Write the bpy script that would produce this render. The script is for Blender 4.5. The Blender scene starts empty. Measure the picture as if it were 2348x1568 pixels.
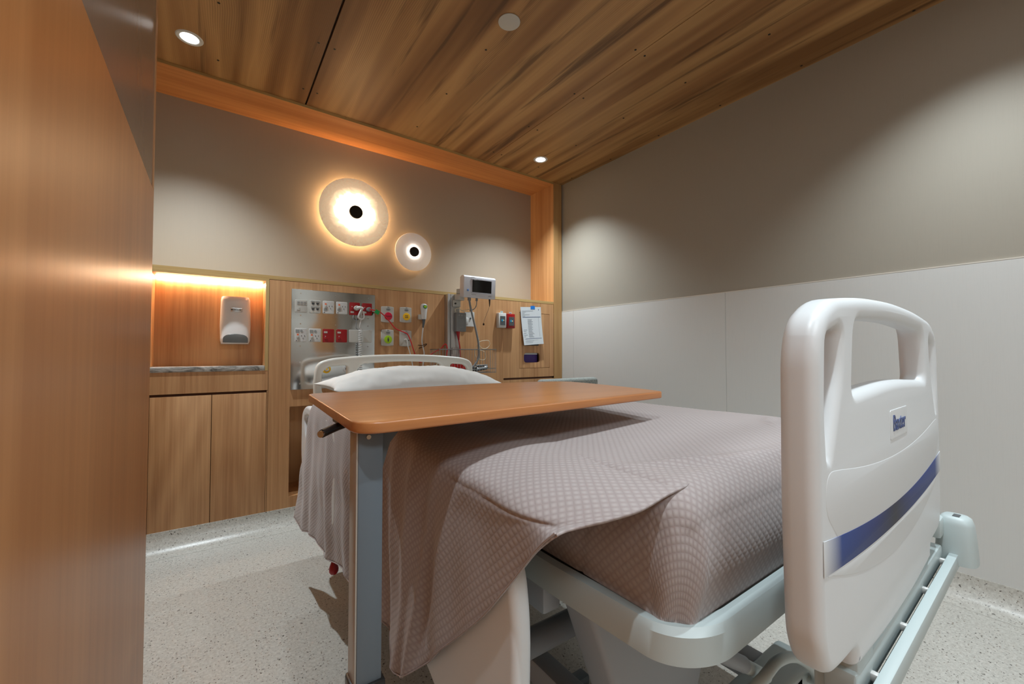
import bpy, bmesh, math, random
from mathutils import Vector, Matrix, noise
random.seed(7)
S = bpy.context.scene
COL = S.collection
R = math.radians

# ------------------------------------------------------------------ camera
cam_d = bpy.data.cameras.new('camera')
cam = bpy.data.objects.new('camera', cam_d)
COL.objects.link(cam)
cam.location = (0, 0, 1.10)
cam.rotation_euler = (R(91.5), 0, R(-35.5))
cam_d.sensor_width = 36.0
cam_d.lens = 955.0 / 2348 * 36.0
cam_d.clip_start = 0.02
S.camera = cam

# ------------------------------------------------------------------ world, exposure
w = bpy.data.worlds.new('world')
S.world = w
w.use_nodes = True
w.node_tree.nodes['Background'].inputs[0].default_value = (1, 0.95, 0.9, 1)
w.node_tree.nodes['Background'].inputs[1].default_value = 0.02
S.view_settings.view_transform = 'Standard'
S.view_settings.look = 'None'
S.view_settings.exposure = 0.0
S.view_settings.gamma = 1.0
S.view_settings.use_curve_mapping = False
DOWNLIGHT_W = 138.0
DOWNLIGHT_C = (0.89, 1.0, 1.06)

# ------------------------------------------------------------------ materials
def srgb(r, g, b):
    f = lambda c: (c / 255 / 12.92) if c / 255 <= 0.04045 else ((c / 255 + 0.055) / 1.055) ** 2.4
    return (f(r), f(g), f(b), 1)

def mat(name, col, rough=0.5, metal=0.0, emit=None, estr=0.0, trans=0.0, coat=0.0, alpha=None):
    m = bpy.data.materials.new(name)
    m.use_nodes = True
    p = m.node_tree.nodes['Principled BSDF']
    p.inputs['Base Color'].default_value = col
    p.inputs['Roughness'].default_value = rough
    p.inputs['Metallic'].default_value = metal
    p.inputs['Transmission Weight'].default_value = trans
    p.inputs['Coat Weight'].default_value = coat
    if emit:
        p.inputs['Emission Color'].default_value = emit
        p.inputs['Emission Strength'].default_value = estr
    return m

class NT:
    def __init__(s, m):
        s.t = m.node_tree; s.n = s.t.nodes; s.l = s.t.links
        s.p = s.n['Principled BSDF']
    def new(s, k, **kw):
        nd = s.n.new(k)
        for a, b in kw.items(): setattr(nd, a, b)
        return nd
    def math(s, op, a, b=None, c=None):
        nd = s.new('ShaderNodeMath', operation=op)
        for i, v in enumerate((a, b, c)):
            if v is None: continue
            if isinstance(v, (int, float)): nd.inputs[i].default_value = v
            else: s.l.new(v, nd.inputs[i])
        return nd.outputs[0]
    def ramp(s, f, stops):
        nd = s.new('ShaderNodeValToRGB')
        el = nd.color_ramp.elements
        while len(el) < len(stops): el.new(0.5)
        for e, (p_, c) in zip(el, stops): e.position = p_; e.color = c
        s.l.new(f, nd.inputs[0]); return nd.outputs[0]
    def mix(s, f, a, b, mode='MIX'):
        nd = s.new('ShaderNodeMix', data_type='RGBA', blend_type=mode)
        for i, v in ((0, f), (6, a), (7, b)):
            if isinstance(v, (int, float, tuple)): nd.inputs[i].default_value = v
            else: s.l.new(v, nd.inputs[i])
        return nd.outputs[2]
    def coord(s, scale, kind='Object', loc=(0, 0, 0)):
        tc = s.new('ShaderNodeTexCoord'); mp = s.new('ShaderNodeMapping')
        mp.inputs['Scale'].default_value = scale; mp.inputs['Location'].default_value = loc
        s.l.new(tc.outputs[kind], mp.inputs[0]); return mp.outputs[0]
    def noise(s, v, scale, detail=4, rough=0.55, dist=0.0):
        nd = s.new('ShaderNodeTexNoise')
        s.l.new(v, nd.inputs['Vector'])
        nd.inputs['Scale'].default_value = scale; nd.inputs['Detail'].default_value = detail
        nd.inputs['Roughness'].default_value = rough; nd.inputs['Distortion'].default_value = dist
        return nd.outputs[0]
    def bump(s, h, strength, dist=0.01):
        nd = s.new('ShaderNodeBump'); nd.inputs['Strength'].default_value = strength
        nd.inputs['Distance'].default_value = dist
        s.l.new(h, nd.inputs['Height']); s.l.new(nd.outputs[0], s.p.inputs['Normal'])

def wood(name, light, dark, axis='z', rough=0.42, wide=9.0, fine=55.0, contrast=1.0, seed=0.0, arch=0.35):
    """straight grained veneer: streaks run along the given axis"""
    m = mat(name, light, rough); t = NT(m)
    k = {'x': 0, 'y': 1, 'z': 2}[axis]
    sc = [1.0, 1.0, 1.0]; sc[k] = 0.022
    v = t.coord(tuple(sc), loc=(seed, seed * 1.7, seed * 0.6))
    n1 = t.noise(v, wide, 3, 0.5, 0.12)
    n2 = t.noise(v, fine, 4, 0.65, 0.1)
    sc2 = [1.0, 1.0, 1.0]; sc2[k] = 0.16
    v2 = t.coord(tuple(sc2), loc=(seed * 2, seed, seed))
    n3 = t.noise(v2, 1.6, 1, 0.4, 0.25)
    rings = t.math('SINE', t.math('MULTIPLY', n3, 95.0))
    rings = t.math('MULTIPLY_ADD', rings, 0.5, 0.5)
    a = t.math('MULTIPLY', n1, 0.45)
    b = t.math('MULTIPLY_ADD', n2, 0.5, a)
    c = t.math('MULTIPLY_ADD', rings, arch * 0.13, b)
    col = t.ramp(c, [(0.36, dark), (0.36 + 0.26 / contrast, light)])
    t.l.new(col, t.p.inputs['Base Color'])
    t.bump(n2, 0.06, 0.002)
    return m

OAK = wood('oak_veneer', srgb(210, 162, 114), srgb(174, 124, 80), 'z', 0.45)
OAK_DOOR = wood('oak_door', srgb(210, 162, 114), srgb(172, 122, 78), 'z', 0.45, seed=3.3, arch=0.6)
OAK_NICHE = wood('oak_niche', srgb(214, 164, 112), srgb(176, 122, 74), 'z', 0.4, seed=5.0, arch=0.8)
OAK_H = wood('oak_header', srgb(212, 146, 88), srgb(188, 120, 68), 'x', 0.45)
OAK_V = wood('oak_reveal', srgb(218, 162, 108), srgb(190, 132, 82), 'z', 0.45, seed=9)
OAK_POST = wood('oak_post', srgb(190, 150, 98), srgb(164, 120, 72), 'z', 0.5, seed=2)
PLY = wood('ply_edge', srgb(205, 176, 118), srgb(178, 142, 86), 'x', 0.5, wide=40)
PLY_V = wood('ply_edge_upright', srgb(205, 176, 118), srgb(178, 142, 86), 'z', 0.5, wide=40)
NIB = wood('oak_gloss', srgb(214, 150, 94), srgb(194, 130, 78), 'z', 0.33, wide=5, fine=30, seed=11, arch=0.15)
DARKWOOD = mat('slot_brown', srgb(96, 58, 34), 0.6)
CAVITY = mat('cavity_brown', srgb(70, 44, 26), 0.7)
TABLEWOOD = wood('table_beech', srgb(198, 134, 82), srgb(174, 112, 66), 'x', 0.30, wide=14, fine=70, contrast=0.8, seed=21, arch=0.1)

def ceiling_wood():
    m = mat('ceiling_elm', srgb(150, 110, 66), 0.5); t = NT(m)
    v = t.coord((1.0, 0.05, 1.0))
    broad = t.noise(v, 5.0, 3, 0.5, 0.15)
    base = t.ramp(broad, [(0.33, srgb(118, 78, 42)), (0.45, srgb(158, 113, 68)), (0.55, srgb(188, 144, 92)), (0.68, srgb(136, 94, 52))])
    # growth rings: fine lines that follow slow waves along the board
    wob = t.noise(t.coord((1.0, 0.40, 1.0)), 2.6, 2, 0.5, 0.2)
    sx = t.new('ShaderNodeSeparateXYZ'); t.l.new(t.coord((1, 1, 1)), sx.inputs[0])
    u = t.math('MULTIPLY_ADD', wob, 0.11, sx.outputs[0])
    rings = t.math('MULTIPLY_ADD', t.math('SINE', t.math('MULTIPLY', u, 720.0)), 0.5, 0.5)
    where = t.ramp(t.noise(t.coord((1.0, 0.07, 1.0), loc=(3, 1, 0)), 4.2, 2, 0.5, 0.1), [(0.44, (.12, .12, .12, 1)), (0.56, (1, 1, 1, 1))])
    k = t.math('MULTIPLY', t.math('MULTIPLY', rings, where), 0.38)
    col = t.mix(k, base, srgb(96, 60, 30))
    streak = t.ramp(t.noise(v, 9.5, 4, 0.6, 0.25), [(0.55, (0, 0, 0, 1)), (0.63, (1, 1, 1, 1))])
    col = t.mix(t.math('MULTIPLY', streak, 0.75), col, srgb(82, 50, 22))
    t.l.new(col, t.p.inputs['Base Color'])
    t.bump(rings, 0.05, 0.002)
    return m
CEIL = ceiling_wood()

def terrazzo():
    m = mat('speckled_vinyl', srgb(200, 198, 190), 0.32); t = NT(m)
    v = t.coord((1, 1, 1))
    def specks(scale, cut, soft):
        nd = t.new('ShaderNodeTexVoronoi', feature='F1'); nd.inputs['Scale'].default_value = scale
        wob = t.new('ShaderNodeTexNoise'); wob.inputs['Scale'].default_value = scale * 1.7
        t.l.new(v, wob.inputs['Vector'])
        ad = t.new('ShaderNodeVectorMath', operation='MULTIPLY_ADD')
        t.l.new(wob.outputs['Color'], ad.inputs[0]); ad.inputs[1].default_value = (1.2 / scale,) * 3
        t.l.new(v, ad.inputs[2]); t.l.new(ad.outputs[0], nd.inputs['Vector'])
        sel = t.new('ShaderNodeSeparateColor'); t.l.new(nd.outputs['Color'], sel.inputs[0])
        size = t.math('MULTIPLY', sel.outputs[0], cut)
        return t.math('LESS_THAN', nd.outputs['Distance'], size), sel.outputs[1]
    cloud = t.ramp(t.noise(v, 90, 4, 0.7), [(0.35, srgb(182, 179, 171)), (0.65, srgb(208, 206, 198))])
    s1, r1 = specks(120, 0.30, 0)
    s2, r2 = specks(70, 0.24, 0)
    dark = t.ramp(r1, [(0.0, srgb(120, 104, 88)), (0.5, srgb(70, 66, 64)), (1.0, srgb(160, 150, 138))])
    col = t.mix(s1, cloud, dark)
    col = t.mix(t.math('MULTIPLY', s2, t.math('GREATER_THAN', r2, 0.45)), col, srgb(82, 76, 70))
    t.l.new(col, t.p.inputs['Base Color'])
    return m
FLOOR = terrazzo()

def linen(name, col, rough=0.55, amt=0.018):
    m = mat(name, col, rough); t = NT(m)
    a = t.noise(t.coord((1, 1, 0.03)), 260, 2); b = t.noise(t.coord((0.03, 0.03, 1)), 260, 2)
    c = t.math('MULTIPLY_ADD', b, .35, t.math('MULTIPLY', a, 1.65))
    d = tuple(x * (1 - amt * 2) for x in col[:3]) + (1,)
    t.l.new(t.ramp(c, [(0.75, d), (1.25, col)]), t.p.inputs['Base Color'])
    return m
TAUPE = linen('taupe_laminate', srgb(172, 160, 145), 0.5, .006)
TAUPE_R = linen('taupe_wall', srgb(164, 157, 144), 0.6, .008)
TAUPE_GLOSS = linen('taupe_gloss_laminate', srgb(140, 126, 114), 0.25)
PALE = linen('pale_linen_panel', srgb(214, 214, 211), 0.5, 0.008)
TRIMW = mat('pale_edge_strip', srgb(222, 216, 205), 0.4)
ROOMW = mat('plain_wall', srgb(196, 190, 180), 0.7)

WHITE = mat('white_plastic', srgb(208, 207, 204), 0.35)
OFFW = mat('off_white_plastic', srgb(192, 189, 181), 0.4)
BEDW = mat('bed_white_plastic', srgb(222, 226, 228), 0.38)
BEDH = mat('headboard_plastic', srgb(216, 214, 206), 0.4)
BEDG = mat('bed_grey_green', srgb(186, 198, 198), 0.42)
BEDG2 = mat('bed_frame_grey', srgb(160, 166, 172), 0.5)
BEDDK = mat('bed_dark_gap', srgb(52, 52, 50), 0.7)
GREY = mat('grey_plastic', srgb(128, 130, 130), 0.45)
MIDG = mat('label_grey', srgb(150, 152, 150), 0.5)
DGREY = mat('dark_grey_plastic', srgb(84, 88, 90), 0.45)
BLACK = mat('black_plastic', srgb(24, 23, 22), 0.35)
RUBBER = mat('black_rubber', srgb(22, 22, 22), 0.7)
CHROME = mat('chrome', srgb(200, 200, 200), 0.18, 1.0)
WIRE = mat('wire_steel', srgb(170, 172, 172), 0.3, 1.0)
ALU = mat('satin_aluminium', srgb(196, 196, 194), 0.38, 0.85)
COLUMN = mat('column_slate', srgb(98, 108, 116), 0.42)
COLUMN_E = mat('column_edge', srgb(176, 168, 158), 0.35, 0.4)
RED = mat('red_plastic', srgb(158, 6, 14), 0.35)
REDC = mat('red_cable', srgb(196, 22, 24), 0.4)
CRIM = mat('crimson_button', srgb(206, 18, 58), 0.35)
YEL = mat('yellow_button', srgb(244, 190, 26), 0.4)
GRN = mat('lime_button', srgb(160, 200, 20), 0.4)
GTAG = mat('green_tag', srgb(0, 150, 70), 0.5)
ORANGE = mat('orange_switch', srgb(240, 110, 60), 0.4)
BLUET = mat('blue_tape', srgb(20, 120, 210), 0.5)
NAVY = mat('navy_print', srgb(36, 62, 122), 0.4)
PURPLE = mat('purple_box', srgb(62, 32, 120), 0.5)
PAPER = mat('paper', srgb(214, 220, 224), 0.7)
INK = mat('grey_print', srgb(140, 148, 158), 0.7)
INKB = mat('blue_print', srgb(70, 92, 130), 0.7)
INKD = mat('dark_print', srgb(52, 54, 58), 0.6)
CREAMC = mat('cream_cable', srgb(216, 204, 176), 0.5)
GREYC = mat('grey_hose', srgb(128, 134, 136), 0.5)
SCREENB = mat('dark_screen', srgb(16, 16, 18), 0.15)
PLINEN = mat('pillow_cotton', srgb(228, 228, 224), 0.85)
SHEET = mat('white_sheet', srgb(214, 210, 206), 0.9)
SCREWM = mat('screw_hole_black', srgb(26, 20, 14), 0.6)
TEAL = mat('teal_plastic', srgb(0, 120, 100), 0.4)
BRONZE = mat('dark_bronze', srgb(48, 34, 26), 0.35, 0.6)
CAPM = mat('cap_black', srgb(20, 14, 10), 0.85)
SMOKED = mat('smoked_window', srgb(92, 92, 90), 0.2)
LED = mat('led_strip', (1, 1, 1, 1), 0.5, emit=(1.0, 0.74, 0.48, 1), estr=75.0)
LAMPW = mat('downlight_glass', (1, 1, 1, 1), 0.5, emit=(1.0, 0.99, 0.97, 1), estr=14.0)
LAMPB = mat('lamp_core', (1, 1, 1, 1), 0.5, emit=(1.0, 0.72, 0.40, 1), estr=9.0)

def chair_fabric():
    m = mat('grey_chair_fabric', srgb(150, 156, 152), 0.9); t = NT(m)
    n = t.noise(t.coord((1, 1, 0.2)), 240, 3)
    t.l.new(t.ramp(n, [(0.35, srgb(118, 126, 124)), (0.65, srgb(176, 180, 174))]), t.p.inputs['Base Color'])
    return m
FABRIC = chair_fabric()

def marble():
    m = mat('grey_marble', srgb(170, 168, 164), 0.3); t = NT(m)
    n = t.noise(t.coord((1, 1, 3)), 7, 6, 0.65, 2.2)
    t.l.new(t.ramp(n, [(0.34, srgb(70, 68, 64)), (0.46, srgb(150, 146, 140)), (0.58, srgb(196, 193, 188)), (0.72, srgb(120, 114, 106))]), t.p.inputs['Base Color'])
    return m
MARBLE = marble()

def steel():
    m = mat('brushed_steel', srgb(196, 198, 198), 0.10, 1.0); t = NT(m)
    n = t.noise(t.coord((1, 1, 1)), 2.2, 1, 0.4, 0.4)
    t.bump(n, 0.35, 0.05)
    return m
STEEL = steel()

def waffle(name='waffle_blanket'):
    m = mat(name, srgb(184, 171, 168), 0.85); t = NT(m)
    uv = t.new('ShaderNodeUVMap'); sp = t.new('ShaderNodeSeparateXYZ')
    t.l.new(uv.outputs[0], sp.inputs[0])
    k = math.pi / 0.0118
    a = t.math('ABSOLUTE', t.math('SINE', t.math('MULTIPLY', t.math('ADD', sp.outputs[0], sp.outputs[1]), k * 0.72)))
    b = t.math('ABSOLUTE', t.math('SINE', t.math('MULTIPLY', t.math('SUBTRACT', sp.outputs[0], sp.outputs[1]), k * 0.72)))
    h = t.math('MULTIPLY', a, b)
    fine = t.noise(t.coord((1, 1, 1)), 600, 2)
    hh = t.math('MULTIPLY_ADD', fine, 0.10, h)
    col = t.ramp(h, [(0.0, srgb(160, 148, 146)), (0.45, srgb(167, 156, 154)), (1.0, srgb(178, 169, 167))])
    t.l.new(col, t.p.inputs['Base Color'])
    t.p.inputs['Sheen Weight'].default_value = 0.25
    t.p.inputs['Sheen Roughness'].default_value = 0.5
    t.bump(hh, 0.25, 0.0018)
    return m
WAFFLE = waffle()

def mixc(k): return srgb(148, 128, 112) if k > .2 else srgb(226, 216, 208)

def disc_glow(name, centre, rad, inner, core_str, rim_str, colr, mottle):
    """alabaster shade of a lamp: light leaks strongest at its middle"""
    m = mat(name, srgb(214, 202, 190), 0.45); t = NT(m)
    tc = t.new('ShaderNodeTexCoord')
    sub = t.new('ShaderNodeVectorMath', operation='SUBTRACT'); sub.inputs[1].default_value = centre
    t.l.new(tc.outputs['Object'], sub.inputs[0])
    ln = t.new('ShaderNodeVectorMath', operation='LENGTH'); t.l.new(sub.outputs[0], ln.inputs[0])
    r = t.math('DIVIDE', ln.outputs['Value'], rad)
    n = t.noise(t.coord((1, 1, 1)), 9, 5, 0.6, 1.2)
    r2 = t.math('ADD', r, t.math('MULTIPLY', t.math('SUBTRACT', n, 0.5), mottle))
    g = t.ramp(r2, [(0.0, (1, 1, 1, 1)), (inner, (0.5, 0.5, 0.5, 1)), (inner + 0.12, (0.11, 0.11, 0.11, 1)), (inner + 0.28, (0.025, 0.025, 0.025, 1)), (1.0, (0.0, 0.0, 0.0, 1))])
    st = t.math('MULTIPLY_ADD', g, core_str, rim_str)
    t.p.inputs['Emission Color'].default_value = colr
    t.l.new(st, t.p.inputs['Emission Strength'])
    t.l.new(t.ramp(n, [(0.38, mixc(mottle)), (0.56, srgb(226, 214, 200))]), t.p.inputs['Base Color'])
    return m

# ------------------------------------------------------------------ mesh helpers
OFF = {}
def finish(name, me, m, parent=None, smooth=True, angle=38, base=None):
    """links a mesh given in world coordinates as one object"""
    off = OFF.get(parent.name, Vector()) if parent else Vector(base or (0, 0, 0))
    me.transform(Matrix.Translation(-off))
    me.materials.clear(); me.materials.append(m)
    if smooth:
        me.polygons.foreach_set('use_smooth', [True] * len(me.polygons))
        me.set_sharp_from_angle(angle=R(angle))
    o = bpy.data.objects.new(name, me)
    COL.objects.link(o)
    if parent: o.parent = parent
    else: o.location = off
    OFF[o.name] = off
    return o

def obj(name, bm, m, parent=None, smooth=True, angle=38, base=None):
    bmesh.ops.recalc_face_normals(bm, faces=bm.faces)
    me = bpy.data.meshes.new(name); bm.to_mesh(me); bm.free()
    return finish(name, me, m, parent, smooth, angle, base)

def tag(o, label, cat, group=None, kind=None):
    o['label'] = label; o['category'] = cat
    if group: o['group'] = group
    if kind: o['kind'] = kind
    return o

def thing(name, loc, label, cat, group=None):
    o = bpy.data.objects.new(name, None); COL.objects.link(o)
    o.location = loc; o.empty_display_size = 0.1
    OFF[o.name] = Vector(loc)
    return tag(o, label, cat, group)

def struct(name, bm, m, **k):
    o = obj(name, bm, m, **k); o['kind'] = 'structure'; return o

def NB(): return bmesh.new()

def box(bm, x0, x1, y0, y1, z0, z1, bev=0.0, seg=2, taper=None):
    r = bmesh.ops.create_cube(bm, size=1.0)
    vs = r['verts']
    for v in vs:
        v.co = Vector((x0 + (v.co.x + .5) * (x1 - x0), y0 + (v.co.y + .5) * (y1 - y0), z0 + (v.co.z + .5) * (z1 - z0)))
    if bev > 0:
        es = list({e for v in vs for e in v.link_edges})
        bmesh.ops.bevel(bm, geom=es, offset=bev, segments=seg, profile=0.5, affect='EDGES')
    return bm

def boxo(name, x0, x1, y0, y1, z0, z1, m, parent=None, bev=0.0, seg=2, **k):
    return obj(name, box(NB(), x0, x1, y0, y1, z0, z1, bev, seg), m, parent, **k)

def frame_of(d):
    d = d.normalized()
    a = Vector((0, 0, 1)) if abs(d.z) < 0.9 else Vector((1, 0, 0))
    u = d.cross(a).normalized(); return u, d.cross(u).normalized()

def rings(bm, rs, cap=True, closed=False):
    """rs: list of rings (lists of Vector) of the same length"""
    vs = [[bm.verts.new(p) for p in r] for r in rs]
    n = len(rs[0]); m = len(vs)
    for i in range(m - (0 if closed else 1)):
        a, b = vs[i], vs[(i + 1) % m]
        for j in range(n):
            bm.faces.new((a[j], a[(j + 1) % n], b[(j + 1) % n], b[j]))
    if cap and not closed:
        bm.faces.new(vs[0]); bm.faces.new(vs[-1])
    return bm

def cyl(bm, p0, p1, r0, r1=None, n=24, round_=0.0):
    p0, p1 = Vector(p0), Vector(p1); r1 = r0 if r1 is None else r1
    d = p1 - p0; u, v = frame_of(d)
    L = d.length; dn = d.normalized()
    prof = [(0, r0), (L, r1)]
    if round_ > 0:
        prof = []
        for k in range(4):
            a = k / 3 * math.pi / 2
            prof.append((round_ * (1 - math.sin(a)) if False else round_ * (1 - math.cos(a)) * 0 + round_ * (1 - math.sin(a)), r0 - round_ + round_ * math.cos(a)))
        prof = [(round_ - round_ * math.cos(k / 3 * math.pi / 2), r0 - round_ + round_ * math.sin(k / 3 * math.pi / 2)) for k in range(4)]
        prof += [(L - round_ + round_ * math.sin(k / 3 * math.pi / 2), r1 - round_ + round_ * math.cos(k / 3 * math.pi / 2)) for k in range(4)]
    rs = [[p0 + dn * t + (u * math.cos(a) + v * math.sin(a)) * rr for a in [2 * math.pi * j / n for j in range(n)]] for t, rr in prof]
    return rings(bm, rs)

def cylo(name, p0, p1, r0, m, parent=None, r1=None, n=24, round_=0.0, **k):
    return obj(name, cyl(NB(), p0, p1, r0, r1, n, round_), m, parent, **k)

def catmull(pts, sub=8, closed=False):
    P = [Vector(p) for p in pts]; out = []
    n = len(P)
    def g(i): return P[i % n] if closed else P[max(0, min(n - 1, i))]
    for i in range(n if closed else n - 1):
        p0, p1, p2, p3 = g(i - 1), g(i), g(i + 1), g(i + 2)
        for k in range(sub):
            t = k / sub
            out.append(0.5 * ((2 * p1) + (p2 - p0) * t + (2 * p0 - 5 * p1 + 4 * p2 - p3) * t * t + (3 * p1 - p0 - 3 * p2 + p3) * t ** 3))
    if not closed: out.append(P[-1])
    return out

def tube(bm, pts, r, n=10, sub=8, closed=False, smooth=True, rad=None):
    P = catmull(pts, sub, closed) if smooth else [Vector(p) for p in pts]
    rs = []; m = len(P); u = None
    for i, p in enumerate(P):
        a = P[(i + 1) % m] if (closed or i < m - 1) else p
        b = P[i - 1] if (closed or i > 0) else p
        d = (a - b)
        if d.length < 1e-9: d = Vector((0, 0, 1))
        d.normalize()
        if u is None: u, v = frame_of(d)
        else:
            u = (u - d * u.dot(d))
            if u.length < 1e-6: u, v = frame_of(d)
            u.normalize()
        v = d.cross(u)
        rr = rad(i / (m - 1)) if rad else r
        rs.append([p + (u * math.cos(t) + v * math.sin(t)) * rr for t in [2 * math.pi * j / n for j in range(n)]])
    return rings(bm, rs, closed=closed)

def tubo(name, pts, r, m, parent=None, n=10, sub=8, closed=False, smooth=True, rad=None, **k):
    return obj(name, tube(NB(), pts, r, n, sub, closed, smooth, rad), m, parent, **k)

def roundpoly(pts, seg=6):
    """pts (x, y, radius) -> outline with rounded corners"""
    out = []; n = len(pts)
    for i in range(n):
        p = Vector(pts[i][:2]); a = Vector(pts[i - 1][:2]); b = Vector(pts[(i + 1) % n][:2])
        r = pts[i][2] if len(pts[i]) > 2 else 0
        if r <= 0: out.append(p); continue
        da, db = (a - p), (b - p)
        r = min(r, da.length * 0.49, db.length * 0.49)
        s, e = p + da.normalized() * r, p + db.normalized() * r
        for k in range(seg + 1):
            t = k / seg
            out.append(s * (1 - t) ** 2 + p * 2 * t * (1 - t) + e * t * t)
    return out

def plate(name, outlines, thick, bev, m, parent, origin, ax=(1, 0, 0), ay=(0, 0, 1), base=None, angle=40, bres=3):
    """flat board with holes and rounded edges (outline first, then the holes); front face towards ax x ay, origin on its middle plane"""
    cu = bpy.data.curves.new('outline', 'CURVE'); cu.dimensions = '2D'; cu.fill_mode = 'BOTH'
    cu.extrude = max(thick / 2 - bev, 0.00001); cu.bevel_depth = bev; cu.bevel_resolution = bres; cu.offset = -bev
    for q_, o_ in enumerate(outlines):
        ar = sum(o_[k - 1][0] * o_[k][1] - o_[k][0] * o_[k - 1][1] for k in range(len(o_)))
        if (ar > 0) != (q_ == 0): o_ = list(reversed(o_))
        s = cu.splines.new('POLY'); s.points.add(len(o_) - 1)
        for k, p in enumerate(o_): s.points[k].co = (p[0], p[1], 0, 1)
        s.use_cyclic_u = True
    t = bpy.data.objects.new('outline', cu); COL.objects.link(t)
    dg = bpy.context.evaluated_depsgraph_get()
    me = bpy.data.meshes.new_from_object(t.evaluated_get(dg))
    bpy.data.objects.remove(t); bpy.data.curves.remove(cu)
    X = Vector(ax).normalized(); Y = Vector(ay).normalized(); Z = X.cross(Y)
    M = Matrix(((X.x, Y.x, Z.x, origin[0]), (X.y, Y.y, Z.y, origin[1]), (X.z, Y.z, Z.z, origin[2]), (0, 0, 0, 1)))
    me.transform(M)
    bm = bmesh.new(); bm.from_mesh(me); bmesh.ops.remove_doubles(bm, verts=bm.verts, dist=1e-5)
    bmesh.ops.recalc_face_normals(bm, faces=bm.faces); bm.to_mesh(me); bm.free()
    return finish(name, me, m, parent, True, angle, base)

def rrect(x0, x1, z0, z1, r): return roundpoly([(x0, z0, r), (x1, z0, r), (x1, z1, r), (x0, z1, r)], 5)

def wallplate(name, x0, x1, z0, z1, yf, th, m, parent, r=0.006, bev=0.002, **k):
    """small upright plate facing the room; yf is its front face"""
    return plate(name, [rrect(x0, x1, z0, z1, r)], th, bev, m, parent, (0, yf + th / 2, 0), **k)

def disc(name, c, r, th, m, parent, rnd=0.003, n=48, **k):
    """round plate facing -y; c is the centre of its front"""
    return cylo(name, c, (c[0], c[1] + th, c[2]), r, m, parent, n=n, round_=rnd, **k)

def text(name, s, size, at, m, parent, ax=(1, 0, 0), ay=(0, 0, 1), depth=0.0006, bold=0.0, xs=1.0):
    cu = bpy.data.curves.new('text', 'FONT'); cu.body = s; cu.size = size; cu.extrude = depth; cu.offset = bold
    cu.align_x = 'CENTER'; cu.align_y = 'CENTER'
    t = bpy.data.objects.new('text', cu); COL.objects.link(t)
    dg = bpy.context.evaluated_depsgraph_get()
    me = bpy.data.meshes.new_from_object(t.evaluated_get(dg))
    bpy.data.objects.remove(t); bpy.data.curves.remove(cu)
    X = Vector(ax).normalized(); Y = Vector(ay).normalized(); Z = X.cross(Y)
    me.transform(Matrix(((X.x * xs, Y.x, Z.x, at[0]), (X.y * xs, Y.y, Z.y, at[1]), (X.z * xs, Y.z, Z.z, at[2]), (0, 0, 0, 1))))
    return finish(name, me, m, parent, False)

# ------------------------------------------------------------------ the room
CZ = 2.75          # ceiling height
YB = 3.02          # front plane of the timber head wall
YW = 3.375         # taupe wall behind it
XR = 2.75          # right wall
XL = -0.146        # face of the timber wall on the left
XA = -0.75         # alcove side wall, hidden behind it
YE = 1.535         # end of the timber wall
YN = -2.4          # wall behind the camera

struct('floor', box(NB(), -1.2, XR + .1, YN - .1, 3.6, -0.05, 0), FLOOR, smooth=False)
# ceiling boards run towards the head wall, open joints between them
bm = NB()
for a, b in ((-1.2, 0.462), (0.472, 1.878), (1.8815, XR + .1)):
    box(bm, a, b, YN - .1, 3.6, CZ, CZ + .02)
box(bm, -1.2, XR + .1, YN - .1, 3.6, CZ + .03, CZ + .05)
ceil = struct('ceiling', bm, CEIL, smooth=False)
joint = boxo('joint_backing', -1.2, XR + .1, YN - .1, 3.6, CZ + .0205, CZ + .0285, SCREWM, ceil, smooth=False)
for x in (-0.01, 0.425, 0.505, 1.177, 1.84, 1.92, 2.315, 2.72):
    for k in range(6):
        y = 0.475 + 0.4733 * k
        if x < XL + .1 and y < YE: continue
        cylo('screw', (x, y, CZ - .0008), (x, y, CZ + .001), 0.0062, SCREWM, ceil, n=12)

struct('wall_back', box(NB(), -1.2, XR + .1, YW, YW + .1, 0, CZ), TAUPE, smooth=False)
# right wall: pale linen dado panels with a light top edge, taupe above
bm = NB(); box(bm, XR + .008, XR + .1, YN, 3.6, 1.5, CZ)
wr = struct('wall_right', bm, TAUPE_R, smooth=False)
bm = NB(); box(bm, XR, XR + .1, YN, 1.42, 0, 1.4995); box(bm, XR, XR + .1, 1.4215, 2.858, 0, 1.4995); box(bm, XR, XR + .1, 2.8595, 3.6, 0, 1.4995)
struct('wall_right_dado', bm, PALE, smooth=False)
struct('trim_1', box(NB(), XR - .001, XR + .02, YN, YB + .02, 1.4995, 1.5045), TRIMW, smooth=False)
# left wall beside the camera
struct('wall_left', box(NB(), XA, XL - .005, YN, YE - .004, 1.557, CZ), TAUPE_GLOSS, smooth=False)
struct('wall_left_dado', box(NB(), XA, XL, YN, YE - .010, 0, 1.553), NIB, smooth=False)
struct('trim_2', box(NB(), XA, XL - .003, YE - .002, YE + .022, 0, CZ), OAK_V, smooth=False)
struct('trim_3', box(NB(), XA, XL - .012, YE - .012, YE - .001, 0, 1.557), DARKWOOD, smooth=False)
struct('wall_alcove', box(NB(), -1.2, XA, YE, 3.6, 0, CZ), TAUPE, smooth=False)
struct('wall_near', box(NB(), XL, XR, YN - .1, YN, 0, CZ), ROOMW, smooth=False)
# door in the near wall, behind the camera
dr = struct('door_1', box(NB(), 0.9, 1.9, YN, YN + .03, 0, 2.1), OAK_DOOR, smooth=False)

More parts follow.
